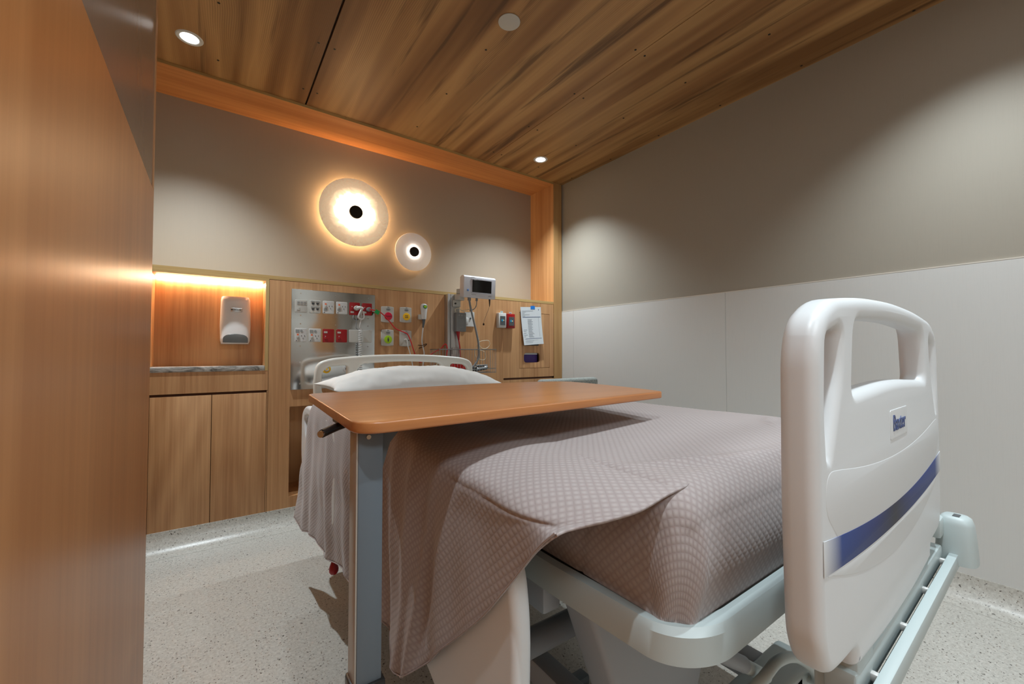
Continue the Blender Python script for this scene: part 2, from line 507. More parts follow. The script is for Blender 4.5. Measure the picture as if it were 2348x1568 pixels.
# timber portal round the head wall
struct('trim_4', box(NB(), XA, 2.645, YB, YW, CZ - .018, CZ), OAK_H, smooth=False)
struct('trim_5', box(NB(), 2.645, XR, YB, YW, 1.59, CZ), OAK_V, smooth=False)
struct('trim_6', box(NB(), 2.6452, XR - .003, YB - .004, YB - .0005, 0.11, CZ), OAK_POST, smooth=False)
struct('trim_7', box(NB(), -.75, 2.6448, YB - .002, YB - .0005, CZ - .0175, CZ), PLY, smooth=False)

# coved vinyl skirting
def cove(along):
    prof = [(0.0, 0.112), (0.003, 0.112), (0.004, 0.108)]
    for k in range(9):
        a = k / 8 * math.pi / 2
        prof.append((0.004 + 0.104 * (1 - math.cos(a)), 0.107 * (1 - math.sin(a)) + 0.0005))
    prof += [(0.0, 0.0005)]
    return prof
bm = NB(); rings(bm, [[Vector((x, YB - d, z)) for d, z in cove(0)] for x in (XA, XR)])
struct('baseboard_back', bm, FLOOR)
bm = NB(); rings(bm, [[Vector((XR - d, y, z)) for d, z in cove(0)] for y in (YN, YB)])
struct('baseboard_right', bm, FLOOR)

# ------------------------------------------------------------------ timber head wall panelling
pan = thing('wall_panelling', (1.2, 3.2, 0), 'oak veneer head wall panelling behind the bed with a pale top ledge', 'panelling')
bm = NB()
T = 0.03
for a in ((-.75, .2735, 1.5655, 1.552, 0), (-.75, .2735, .868, .99, 0), (.2755, .397, .11, 1.5645, 0), (.397, 2.062, .754, 1.5645, 0),
          (.397, 1.2, .11, .182, 0), (1.2, 2.062, .11, .754, 0), (2.235, 2.594, 1.468, 1.5645, 0), (2.594, 2.6435, .8785, 1.5645, 0),
          (2.235, 2.594, .8785, .960, 0), (2.062, 2.6435, .11, .861, 0), (2.062, 2.235, .8785, 1.5645, 0)):
    x0, x1, z0, z1, s = a
    z0, z1 = min(z0, z1), max(z0, z1)
    if s:
        box(bm, x0, x0 + .0, YB, YB + T, z0, z1) if False else None
        continue
    box(bm, x0, x1, YB, YB + T, z0, z1)
box(bm, -.75, XR - .11, YB + T, YW, .0, .10)
obj('panel', bm, OAK, pan, smooth=False)
# recessed finger slot of the low cupboard on the right
boxo('slot', 2.062, 2.6435, YB + .018, YB + .03, .861, .8785, DARKWOOD, pan, smooth=False)
boxo('ledge', -.75, 2.6445, YB - .001, YW, 1.566, 1.5895, PLY, pan, smooth=False)
boxo('backing', -.75, 2.6445, YB + .033, YB + .036, 1.552, 1.566, CAVITY, pan, smooth=False)
# access door with cut-out
plate('access_panel', [rrect(2.2375, 2.5915, .9625, 1.4655, .001), rrect(2.288, 2.475, 1.012, 1.100, .032)], .018, .0008, OAK_DOOR, pan, (0, YB + .010, 0))
bm = NB(); box(bm, 2.20, 2.62, 3.14, 3.15, .95, 1.48)
for q in ((2.2, 2.21, .95, 1.48), (2.61, 2.62, .95, 1.48)): box(bm, q[0], q[1], YB + T, 3.14, q[2], q[3])
box(bm, 2.2, 2.62, YB + T, 3.14, .95, .96); box(bm, 2.2, 2.62, YB + T, 3.14, 1.47, 1.48)
obj('compartment', bm, OAK_POST, pan, smooth=False)
# dark open bay beside the bed
bm = NB()
box(bm, .397, 1.2, 3.345, 3.355, .11, .80); box(bm, .387, .397, YB + T, 3.345, .11, .80)
box(bm, 1.2, 1.21, YB + T, 3.345, .11, .80); box(bm, .397, 1.2, YB + T, 3.345, .172, .182); box(bm, .397, 1.2, YB + T, 3.345, .754, .764)
obj('open_bay', bm, OAK_NICHE, pan, smooth=False)
# lit niche
bm = NB()
box(bm, -.75, .255, 3.20, 3.21, .99, 1.57)
box(bm, .255, .2625, YB + .003, 3.20, 1.02, 1.551)
box(bm, -.30, -.2925, YB + .003, 3.20, 1.02, 1.551)
box(bm, -.75, .2625, YB + .003, 3.175, 1.5515, 1.558)
obj('niche_lining', bm, OAK_NICHE, pan, smooth=False)
bm = NB(); box(bm, .2625, .2735, YB - .001, YB + .02, .99, 1.5515)
box(bm, .2555, .2625, YB - .001, YB + .003, .99, 1.5515)
obj('niche_edge', bm, PLY_V, pan, smooth=False)
boxo('niche_edge', -.75, .2735, YB - .0012, YB + .003, 1.5515, 1.566, PLY, pan, smooth=False)

mb = thing('marble_shelf', (0, 3.1, .99), 'grey veined marble shelf at the bottom of the lit niche', 'shelf')
boxo('slab', -.75, .2545, YB - .004, 3.199, .990, 1.0195, MARBLE, mb, bev=.001)

led = thing('led_strip', (0, 3.19, 1.53), 'warm glowing light strip under the top of the niche', 'light')
boxo('diffuser', -.288, .250, 3.184, 3.198, 1.541, 1.5505, LED, led, smooth=False)

# cupboard under the niche
cup = thing('cupboard', (0, 3.2, 0), 'oak cupboard with two flush doors under the niche', 'cupboard')
boxo('body', -.75, .270, YB + .024, 3.19, .102, .867, DARKWOOD, cup, smooth=False)
d = boxo('door', -.2875, -.0120, YB, YB + .020, .1105, .8530, OAK_DOOR, cup, bev=.001)
d = boxo('door', -.0090, .2665, YB, YB + .020, .1105, .8530, OAK, cup, bev=.001)
boxo('side_panel', -.75, -.290, YB, YB + .020, .1105, .8530, OAK, cup, bev=.001)
boxo('side_panel', .2685, .2735, YB + .0005, YB + .020, .1105, .8655, OAK, cup, smooth=False)

# soap dispenser
sd = thing('soap_dispenser', (.10, 3.2, 1.15), 'white soap dispenser with smoked window on the back of the niche', 'soap dispenser')
def lathe_box(name, x0, x1, z0, z1, yb, yf, m, parent, bulge=.012, taper=.006):
    bm = NB(); rs = []
    for k in range(17):
        t = k / 16; z = z0 + (z1 - z0) * t
        e = min(t, 1 - t) * (z1 - z0)
        ins = .014 * (1 - math.sqrt(max(0, 1 - (1 - min(e / .016, 1)) ** 2)))
        half = (x1 - x0) / 2 - taper * abs(t - .4) * 1.4 - ins * .4; cx = (x0 + x1) / 2
        row = [Vector((cx - half, yb, z))]
        for j in range(13):
            u = -1 + 2 * j / 12
            row.append(Vector((cx + half * math.sin(u * math.pi / 2), yf + ins + (1 - math.cos(u * math.pi / 2) ** .55) * .045 - 0, z)))
        row.append(Vector((cx + half, yb, z)))
        rs.append(row)
    rings(bm, rs)
    return obj(name, bm, m, parent)
lathe_box('body', .022, .184, 1.158, 1.450, 3.199, 3.085, mat('dispenser_white', srgb(236, 234, 232), .4), sd)
boxo('back_plate', .028, .178, 3.188, 3.1995, 1.155, 1.455, OFFW, sd, bev=.004)
ol = roundpoly([(.038, 1.163, .004), (.168, 1.163, .004), (.168, 1.196, .014), (.150, 1.212, .014), (.103, 1.219, .02), (.056, 1.212, .014), (.038, 1.196, .014)], 5)
plate('window', [ol], .008, .002, SMOKED, sd, (0, 3.088, 0))
lb = wallplate('label_badge', .076, .136, 1.352, 1.379, 3.0815, .004, CHROME, sd, r=.005)
text('lettering', 'MICROLAB', .0125, (.102, 3.0812, 1.366), INKD, lb, bold=.0003, xs=.85)

# ------------------------------------------------------------------ ceiling lamps
def downlight(x, y, label, energy=DOWNLIGHT_W, c=DOWNLIGHT_C):
    t = thing('downlight', (x, y, CZ), label, 'light', 'round downlights recessed in the timber ceiling')
    bm = NB()
    pr = [(.040, -.001), (.046, -.004), (.056, -.0035), (.060, 0.0), (.040, .0)]
    n = 40
    rs = [[Vector((x + r * math.cos(a), y + r * math.sin(a), CZ + z)) for r, z in pr] for a in [2 * math.pi * j / n for j in range(n)]]
    rings(bm, rs, closed=True); obj('rim', bm, WHITE, t)
    cylo('lamp', (x, y, CZ - .0012), (x, y, CZ - .0004), .0405, LAMPW, t, n=40)
    L = bpy.data.lights.new('downlight_beam', 'SPOT'); L.energy = energy; L.color = c
    L.spot_size = R(109); L.spot_blend = 1.0; L.shadow_soft_size = .02
    lo = bpy.data.objects.new('downlight_beam', L); COL.objects.link(lo); lo.location = (x, y, CZ - .012)
    lo.parent = t; lo.matrix_parent_inverse = Matrix.Translation(-Vector((x, y, CZ)))
    return t
downlight(-.133, 2.725, 'round white downlight in the ceiling above the niche')
downlight(2.24, 2.72, 'round white downlight in the ceiling near the right corner of the head wall')
downlight(2.24, .24, 'round white downlight in the ceiling by the right wall, level with the footboard', DOWNLIGHT_W * .66)
downlight(.14, -.02, 'round white downlight in the ceiling close to the timber wall on the left', DOWNLIGHT_W * .42)
downlight(1.19, -.02, 'round white downlight in the ceiling above the foot end of the bed', DOWNLIGHT_W * .60)
pt = thing('added_fill_panel', (.50, -1.4, CZ), 'added unseen rectangular fill light panel in the ceiling behind the camera', 'light')  # added fill light, out of view, to brighten the footboard and bed side
boxo('frame', -.12, 1.12, -1.72, -1.08, CZ - .012, CZ, TRIMW, pt, bev=.002)
boxo('diffuser', -.09, 1.09, -1.69, -1.11, CZ - .0135, CZ - .0122, mat('fill_panel_diffuser', (1, 1, 1, 1), .5, emit=(.93, 1.0, 1.05, 1), estr=1.6), pt, smooth=False)
AL = bpy.data.lights.new('fill_panel_glow', 'AREA'); AL.shape = 'RECTANGLE'; AL.size = 1.18; AL.size_y = .58; AL.energy = 27; AL.color = DOWNLIGHT_C
ao = bpy.data.objects.new('fill_panel_glow', AL); COL.objects.link(ao); ao.location = (0, 0, -.016); ao.parent = pt
cb = cylo('ceiling_cover', (1.17, 1.664, CZ - .004), (1.17, 1.664, CZ), .055, OFFW, None, n=48, round_=.002, base=(1.17, 1.664, CZ))
tag(cb, 'plain white round cover plate flush on the timber ceiling', 'cover plate')

def sconce(name, cx, cz, yd, r, capr, label, glow, coreW, back):
    t = thing(name, (cx, YW, cz), label, 'wall light')
    m = disc_glow(name + '_alabaster', (0, yd - YW, 0), r, *glow)
    bm = NB(); n = 72
    pr = [(0.012, yd), (r - .004, yd), (r - .001, yd + .002), (r, yd + .006), (r - .001, yd + .012), (0.012, yd + .014)]
    rings(bm, [[Vector((cx + q * math.cos(a), y, cz + q * math.sin(a))) for a in [2 * math.pi * j / n for j in range(n)]] for q, y in pr])
    obj('shade', bm, m, t)
    disc('centre_cap', (cx + .002, yd - .016, cz + .000), capr, .022, CAPM, t, rnd=.004)
    disc('mount', (cx, yd + .015, cz), capr * .9, YW - yd - .015, CAPM, t, rnd=.001)
    L = bpy.data.lights.new('back_glow', 'POINT'); L.energy = back; L.color = (1.0, .66, .34); L.shadow_soft_size = .02
    for k in range(8):
        a = math.pi / 8 + k * math.pi / 4
        lo = bpy.data.objects.new('back_glow', L); COL.objects.link(lo)
        lo.location = (math.cos(a) * r * .62, (yd + .03) - YW, math.sin(a) * r * .62); lo.parent = t
    return t
SC1 = sconce('alabaster_wall_light', .872, 2.190, 3.312, .262, .050, 'large marbled alabaster disc wall light glowing warm round a dark centre',
       (.47, 9.0, .36, (1.0, .70, .42, 1), .42), .8, 1.5)
SC2 = sconce('frosted_wall_light', 1.352, 1.951, 3.320, .160, .040, 'small pale disc wall light with faint glow ring and black centre',
       (.34, 2.6, .13, (1.0, .84, .72, 1), .10), .08, .10)

# ------------------------------------------------------------------ steel services panel
sp = thing('services_panel', (.666, YB, 1.19), 'polished steel medical services panel with rows of sockets left of the bed head', 'services panel')
PF = YB - .010
wallplate('steel_plate', .398, .934, .862, 1.516, PF, .010, STEEL, sp, r=.002, bev=.0012)
for x in (.452, .668, .886):
    for z in (1.490, 1.345, 1.290, 1.145, 1.04, .90):
        cylo('screw', (x, PF - .002, z), (x, PF + .001, z), .0042, CHROME, sp, n=12)
def fp(n, x0, x1, z0, z1, m): return wallplate(n, x0, x1, z0, z1, PF - .008, .008, m, sp, r=.006, bev=.002)
yq = PF - .0085
# data plate with pale key labels
o = fp('data_plate', .418, .490, 1.364, 1.446, OFFW)
for i in range(3):
    for j in range(2): boxo('key_label', .430 + i * .019, .444 + i * .019, yq - .001, yq, 1.415 + j * .012 - .0, 1.422 + j * .012, MIDG, o, smooth=False)
wallplate('button', .428, .446, 1.378, 1.396, yq - .001, .002, OFFW, o, r=.003, bev=.0005)
o = fp('network_plate', .504, .572, 1.363, 1.449, OFFW)
for i in range(2):
    for j in range(2):
        x, z = .524 + i * .028, 1.388 + j * .036
        bm = NB(); box(bm, x - .008, x + .008, yq - .001, yq, z, z + .008); box(bm, x - .004, x + .004, yq - .001, yq, z - .005, z)
        obj('socket_hole', bm, INKD, o, smooth=False)
        boxo('strip_label', x - .012, x + .012, yq - .0008, yq, z + .012, z + .019, MIDG, o, smooth=False)
def outlet(x0, x1, z0, z1, top):
    o = fp('power_outlet', x0, x1, z0, z1, WHITE)
    sx = x0 + .017; sz = z1 - (.024 if top else .045)
    boxo('indicator', sx - .005, sx + .005, yq - .001, yq, sz - .003, sz + .008, ORANGE, o, smooth=False)
    boxo('switch', sx - .007, sx + .007, yq - .004, yq, sz - .022, sz - .004, OFFW, o, bev=.001)
    bm = NB(); px, pz = x0 + .048, z0 + .045 - (0 if top else .012)
    for dx, dz, a in ((-.009, .006, .5), (.009, .006, -.5), (0, -.010, 0)):
        box(bm, px + dx - .0015, px + dx + .0015, yq - .0006, yq, pz + dz - .004, pz + dz + .004)
    obj('socket_hole', bm, INKD, o, smooth=False)
    cylo('screw', (x0 + .009, yq - .001, z0 + .008), (x0 + .009, yq, z0 + .008), .003, INKD, o, n=10)
    if top: boxo('strip_label', x0 + .006, x0 + .026, yq - .0006, yq, z0 + .018, z0 + .036, MIDG, o, smooth=False)
    else:
        boxo('strip_label', x0 + .004, x0 + .026, yq - .0006, yq, z1 - .028, z1 - .010, MIDG, o, smooth=False)
        cylo('test_button', (x0 + .038, yq - .001, z1 - .018), (x0 + .038, yq, z1 - .018), .008, MIDG, o, n=16)
outlet(.585, .656, 1.364, 1.450, True); outlet(.671, .742, 1.366, 1.450, True)
outlet(.419, .489, 1.172, 1.261, False); outlet(.502, .575, 1.173, 1.261, False)
def redout(x0, x1, z0, z1, low):
    o = fp('red_outlet', x0, x1, z0, z1, RED)
    zz = z0 + .020 if low else z1 - .022
    boxo('strip_label', x0 + .006, x0 + .028, yq - .0006, yq, zz - .006, zz + .006, OFFW, o, smooth=False)
    zs = z1 - .030 if low else z0 + .040
    cylo('indicator', (x0 + .016, yq - .001, zs), (x0 + .016, yq, zs), .003, WHITE, o, n=10)
    boxo('switch', x0 + .009, x0 + .024, yq - .004, yq, zs - .022, zs - .006, RED, o, bev=.001)
redout(.757, .827, 1.364, 1.452, True); redout(.843, .911, 1.366, 1.452, True)
redout(.587, .658, 1.171, 1.261, False); redout(.673, .742, 1.172, 1.261, False)
fp('blank_plate', .757, .911, 1.173, 1.261, OFFW)
# gas outlet
g = disc('gas_outlet', (.612, PF - .006, .991), .028, .006, YEL, sp, rnd=.002)
disc('collar', (.612, PF - .022, .991), .015, .016, CHROME, g, rnd=.002)
disc('port', (.612, PF - .023, .991), .006, .002, YEL, g, rnd=.0005)
g = disc('gas_outlet', (.748, PF - .006, .991), .028, .006, WHITE, sp, rnd=.002)
disc('collar', (.748, PF - .022, .991), .015, .016, BLACK, g, rnd=.002)

# bed control plug and curly cord
cc = thing('coiled_cord', (.82, YB, 1.0), 'white plug with coiled cord hanging down the services panel from left red outlet', 'cord')
disc('plug', (.800, PF - .038, 1.412), .017, .030, OFFW, cc, rnd=.004)
tubo('plug_body', [(.802, PF - .034, 1.412), (.818, PF - .050, 1.415), (.836, PF - .050, 1.405)], .010, WHITE, cc)
tubo('hook_loop', [(.834, PF - .05, 1.418), (.812, PF - .055, 1.375), (.806, PF - .05, 1.345), (.826, PF - .05, 1.335), (.842, PF - .05, 1.348), (.838, PF - .05, 1.39)], .006, WHITE, cc)
hp = [(.832, PF - .05, 1.41), (.828, PF - .045, 1.36), (.822, PF - .04, 1.31), (.818, PF - .035, 1.275)]
zz = 1.262
for k in range(34 * 8):
    a = k / 8 * 2 * math.pi
    hp.append((.826 + .011 * math.cos(a), PF - .030 + .011 * math.sin(a), zz - k / 8 * .0125))
tubo('cord', hp, .0032, WHITE, cc, n=6, sub=2)
rc = thing('red_power_lead', (1.0, YB, 1.1), 'red mains lead with green tag drooping from the services panel past the call buttons', 'cable')
disc('plug', (.884, PF - .035, 1.408), .016, .027, GREY, rc, rnd=.004)
y0 = 2.965
tubo('lead', [(.886, PF - .036, 1.406), (.925, y0, 1.400), (.965, y0, 1.386), (1.021, y0, 1.334), (1.07, y0, 1.279), (1.136, y0, 1.252), (1.165, y0, 1.235),
              (1.191, y0, 1.178), (1.222, y0, 1.09), (1.26, y0, 1.03), (1.30, 2.94, 1.06), (1.328, 2.92, 1.088), (1.363, 2.905, 1.112), (1.405, 2.9, 1.134), (1.425, 2.895, 1.160), (1.440, 2.89, 1.166), (1.452, 2.89, 1.13), (1.445, 2.89, 1.06), (1.47, 2.88, 1.0)], .0042, REDC, rc, n=8)
bm = NB(); box(bm, -.014, .014, -.0008, .0008, -.016, .016)
bmesh.ops.rotate(bm, verts=bm.verts, matrix=Matrix.Rotation(R(-62), 3, 'Y')); bmesh.ops.translate(bm, verts=bm.verts, vec=(.934, y0 - .006, 1.390))
obj('tag', bm, GTAG, rc, smooth=False)

# ------------------------------------------------------------------ nurse call plates
def call_plate(name, x0, x1, z0, z1, label, cat='call button'):
    t = thing(name, ((x0 + x1) / 2, YB, (z0 + z1) / 2), label, cat)
    o = plate('face_plate', [roundpoly([(x0, z0, .006), ((x0 + x1) / 2, z0 - .005, .05), (x1, z0, .006), (x1, z1, .006), ((x0 + x1) / 2, z1 + .004, .05), (x0, z1, .006)], 5)], .015, .004, OFFW, t, (0, YB - .0078, 0))
    cx = (x0 + x1) / 2 + .004; f = YB - .0155
    bm = NB(); n = 24
    rings(bm, [[Vector((cx + .017 * math.cos(a), y, z1 - .020 + .010 * math.sin(a))) for a in [2 * math.pi * j / n for j in range(n)]] for y in (f - .001, f + .001)])
    e = obj('badge', bm, MIDG, t)
    text('lettering', 'CALL', .009, (cx, f - .0012, z1 - .020), INKD, e)
    boxo('reset_mark', cx - .007, cx + .007, f - .0006, f + .0005, z1 - .004, z1 - .001, INKD, t, smooth=False)
    return t, cx, f
t, cx, f = call_plate('emergency_button', .980, 1.072, 1.326, 1.438, 'call plate with crimson button reading EMERGENCY, upper left of the four')
b = disc('button', (cx, f - .005, 1.368), .029, .006, CRIM, t, rnd=.002)
text('lettering', 'EMERGENCY', .0088, (cx, f - .0054, 1.368), INKD, b)
t, cx, f = call_plate('staff_assist_button', 1.120, 1.209, 1.331, 1.441, 'call plate with yellow button reading STAFF ASSIST, beside the crimson one')
b = disc('button', (cx, f - .005, 1.372), .028, .006, YEL, t, rnd=.002)
text('lettering', 'STAFF', .0092, (cx, f - .0054, 1.378), INKD, b, bold=.0002); text('lettering', 'ASSIST', .0092, (cx, f - .0054, 1.366), INKD, b, bold=.0002)
t, cx, f = call_plate('nurse_call_button', .980, 1.072, 1.154, 1.268, 'call plate with lime green button bearing a person sign')
b = disc('button', (cx, f - .005, 1.198), .029, .006, GRN, t, rnd=.002)
bm = NB(); cyl(bm, (cx, f - .006, 1.210), (cx, f - .005, 1.210), .0035, n=12)
rings(bm, [[Vector((cx + dx, y, 1.196 + dz)) for dx, dz in ((-.003, -.013), (.003, -.013), (.006, .008), (-.006, .008))] for y in (f - .006, f - .005)])
obj('figure_sign', bm, INKD, b, smooth=False)
t, cx, f = call_plate('handset_socket', 1.119, 1.210, 1.152, 1.266, 'white handset socket plate with a white plug, below the yellow button', 'socket')
disc('jack', (1.188, f - .001, 1.194), .004, .002, BLACK, t, rnd=.0005)
tubo('plug', [(1.155, f - .002, 1.198), (1.158, f - .022, 1.199), (1.166, f - .026, 1.178)], .0065, WHITE, t)
tubo('cord', [(1.166, f - .026, 1.178), (1.172, 2.975, 1.145), (1.188, 2.97, 1.09), (1.208, 2.965, .985), (1.22, 2.965, .90)], .0038, WHITE, t)

hs = thing('call_handset', (1.297, YB, 1.35), 'white nurse call handset with green button and grey strain relief on the oak wall', 'handset')
bm = NB(); rs = []
for z, w_, d_ in ((1.357, .018, .014), (1.375, .020, .017), (1.40, .022, .018), (1.43, .026, .019), (1.452, .028, .019), (1.465, .026, .016), (1.474, .018, .010), (1.477, .006, .004)):
    rs.append([Vector((1.300 + w_ * math.cos(a), 2.985 + d_ * math.sin(a), z)) for a in [2 * math.pi * j / 20 for j in range(20)]])
rings(bm, rs); obj('shell', bm, WHITE, hs)
boxo('holder', 1.264, 1.318, 2.992, YB - .0003, 1.356, 1.394, OFFW, hs, bev=.003)
bm = NB(); rings(bm, [[Vector((1.302 + .017 * math.cos(a) * s, y, 1.452 + .015 * math.sin(a) * s)) for a in [2 * math.pi * j / 20 for j in range(20)]] for s, y in ((1, 2.972), (1, 2.9645), (.8, 2.963))])
g = obj('button_ring', bm, TEAL, hs)
bm = NB(); rings(bm, [[Vector((1.302 + .012 * math.cos(a) * s, y, 1.452 + .010 * math.sin(a) * s)) for a in [2 * math.pi * j / 20 for j in range(20)]] for s, y in ((1, 2.964), (1, 2.962), (.6, 2.961))])
obj('button', bm, GRN, hs)
tubo('strain_relief', [(1.299, 2.985, 1.358), (1.298, 2.985, 1.33), (1.293, 2.984, 1.292)], .01, DGREY, hs, rad=lambda t: .014 - .008 * t)
tubo('cord', [(1.293, 2.984, 1.292), (1.284, 2.98, 1.213), (1.287, 2.98, 1.163), (1.300, 2.975, 1.09), (1.284, 2.97, .98), (1.27, 2.97, .88)], .0045, WHITE, hs)
cl = thing('cord_clip', (1.297, YB, 1.155), 'small dark wall clip holding the handset cord', 'clip')
tubo('hook', [(1.270, YB - .001, 1.160), (1.280, 2.97, 1.157), (1.308, 2.965, 1.168), (1.323, 2.985, 1.165), (1.30, 2.99, 1.148), (1.275, YB - .001, 1.135)], .0028, BRONZE, cl, n=8)

# ------------------------------------------------------------------ monitor on its wall rail
mr = thing('mounting_rail', (1.55, YB, 1.26), 'tall aluminium wall rail with white bracket carrying the monitor', 'rail')
bm = NB(); box(bm, 1.490, 1.512, 2.962, YB - .0003, .93, 1.568, .002)
box(bm, 1.515, 1.610, 2.985, YB - .0003, .93, 1.568, .001); box(bm, 1.524, 1.600, 2.972, 2.985, .93, 1.568, .001)
obj('channel', bm, ALU, mr)
boxo('slot', 1.5125, 1.5145, 2.985, YB - .003, .935, 1.565, DGREY, mr, smooth=False)
cylo('swivel', (1.585, 2.945, 1.520), (1.585, 2.945, 1.566), .040, OFFW, mr, n=32, round_=.004)
cylo('swivel', (1.588, 2.935, 1.568), (1.588, 2.935, 1.608), .032, OFFW, mr, n=32, round_=.004)
boxo('arm', 1.575, 1.72, 2.905, 2.945, 1.575, 1.600, WHITE, mr, bev=.006)
boxo('bracket', 1.530, 1.600, 2.952, 2.972, 1.468, 1.520, OFFW, mr, bev=.003)
cylo('knob', (1.550, 2.940, 1.492), (1.550, 2.955, 1.492), .006, BLACK, mr, n=14)

mo = thing('patient_monitor', (1.715, 2.87, 1.53), 'white bedside monitor with dark screen on swivel arm above the wire basket', 'monitor')
bm = NB(); rs = []
pr = roundpoly([(2.850, 1.536, .010), (2.842, 1.700, .02), (2.858, 1.712, .02), (2.900, 1.712, .02), (2.904, 1.54, .014)], 5)
rs = [[Vector((x, y + (.006 if x in (1.569, 1.866) else 0), 1.62 + (z - 1.62) * s)) for y, z in pr] for x, s in ((1.569, .93), (1.572, .985), (1.578, 1), (1.857, 1), (1.863, .985), (1.866, .93))]
rings(bm, rs); obj('case', bm, mat('monitor_case', srgb(214, 214, 220), .35), mo)
mf = plate('bezel', [rrect(1.634, 1.832, 1.572, 1.690, .006)], .004, .001, mat('monitor_bezel', srgb(196, 196, 204), .35), mo, (0, 2.8450 + .049 * 1.62, 0), ay=(0, -.049, 1))
plate('screen', [rrect(1.644, 1.822, 1.582, 1.680, .003)], .003, .0006, SCREENB, mf, (0, 2.8430 + .049 * 1.62, 0), ay=(0, -.049, 1))
disc('power_button', (1.606, 2.843, 1.592), .009, .010, mat('blue_button', srgb(110, 140, 190), .3), mo, rnd=.001)
for k in range(3): cylo('indicator', (1.800 + k * .010, 2.843, 1.556), (1.800 + k * .010, 2.852, 1.556), .002, DGREY, mo, n=8)
boxo('maker_strip', 1.634, 1.668, 2.8425, 2.850, 1.696, 1.699, MIDG, mo, smooth=False)
boxo('model_strip', 1.640, 1.680, 2.8445, 2.852, 1.560, 1.563, MIDG, mo, smooth=False)
for x in (1.632, 1.700): cylo('connector', (x, 2.87, 1.515), (x, 2.87, 1.54), .014 if x < 1.65 else .009, GREY, mo, n=16)

ps = thing('power_supply', (1.59, 2.96, 1.34), 'grey power supply box with printed label fixed on the wall rail', 'power supply')
boxo('box', 1.548, 1.636, 2.925, 2.9715, 1.270, 1.420, GREY, ps, bev=.004)
bm = NB()
for k in range(7): box(bm, 1.575, 1.612, 2.9238, 2.925, 1.300 + k * .010, 1.303 + k * .010)
box(bm, 1.566, 1.578, 2.9238, 2.925, 1.395, 1.405); box(bm, 1.590, 1.602, 2.9238, 2.925, 1.392, 1.404); box(bm, 1.618, 1.628, 2.9238, 2.925, 1.386, 1.404)
obj('label_print', bm, MIDG, ps, smooth=False)
tubo('red_plug', [(1.575, 2.948, 1.272), (1.576, 2.946, 1.24), (1.580, 2.945, 1.20)], .01, RED, ps, rad=lambda t: .019 - .014 * t)
tubo('lead', [(1.580, 2.945, 1.20), (1.590, 2.942, 1.13), (1.592, 2.94, 1.06), (1.57, 2.92, 1.00), (1.53, 2.90, .975)], .0048, REDC, ps)
tubo('white_lead', [(1.56, 2.95, 1.42), (1.545, 2.94, 1.445), (1.575, 2.93, 1.455), (1.60, 2.935, 1.438), (1.648, 2.93, 1.446), (1.675, 2.92, 1.455), (1.668, 2.925, 1.430), (1.61, 2.935, 1.432)], .0026, CREAMC, ps)

wp = thing('wall_socket', (1.702, YB, 1.385), 'plain white socket plate on the oak wall right of the power supply', 'socket')
wallplate('face_plate', 1.672, 1.762, 1.318, 1.440, YB - .010, .0098, WHITE, wp, r=.004)
disc('jack', (1.722, YB - .016, 1.386), .008, .006, DGREY, wp)
boxo('cable_entry', 1.674, 1.70, YB - .020, YB - .010, 1.335, 1.39, WHITE, wp, bev=.004)

hz = thing('monitor_hose', (1.70, 2.87, 1.2), 'grey air hose hanging from the monitor into the wire basket', 'hose')
tubo('hose', [(1.632, 2.87, 1.52), (1.640, 2.868, 1.47), (1.652, 2.865, 1.42), (1.703, 2.86, 1.218), (1.714, 2.86, 1.131), (1.711, 2.86, 1.062), (1.672, 2.86, 1.00), (1.62, 2.87, .965)], .0082, GREYC, hz)
hz2 = thing('sensor_cable', (1.70, 2.87, 1.2), 'thin grey sensor cable curling from the monitor to the rail', 'cable')
tubo('cable', [(1.700, 2.87, 1.52), (1.695, 2.87, 1.475), (1.678, 2.88, 1.448), (1.65, 2.90, 1.437)], .0035, GREYC, hz2)
tpr = thing('thermometer_lead', (1.82, 2.87, 1.4), 'black plug and thin lead dangling under the right of the monitor', 'cable')
tubo('plug', [(1.825, 2.875, 1.538), (1.8255, 2.875, 1.50), (1.825, 2.876, 1.478)], .004, BLACK, tpr, rad=lambda t: .008 - .006 * t)
tubo('lead', [(1.825, 2.876, 1.478), (1.812, 2.89, 1.43), (1.792, 2.90, 1.37), (1.784, 2.90, 1.34)], .0013, DGREY, tpr, n=6)
boxo('clip', 1.777, 1.789, 2.894, 2.904, 1.325, 1.341, BRONZE, tpr, bev=.002)
lp = thing('cream_cable_loop', (1.76, 2.87, 1.13), 'cream cable looped over the rim of the wire basket', 'cable')
tubo('cable', [(1.7209, 2.872, 1.218), (1.722, 2.872, 1.17), (1.7496, 2.87, 1.139), (1.7826, 2.87, 1.135), (1.8118, 2.87, 1.150), (1.8243, 2.87, 1.175), (1.812, 2.87, 1.199), (1.77, 2.87, 1.199), (1.730, 2.875, 1.188),
               (1.704, 2.88, 1.150), (1.689, 2.88, 1.114), (1.697, 2.875, 1.069), (1.729, 2.87, 1.048), (1.770, 2.87, 1.044), (1.787, 2.87, 1.068), (1.770, 2.87, 1.110), (1.721, 2.87, 1.124)], .0024, CREAMC, lp)

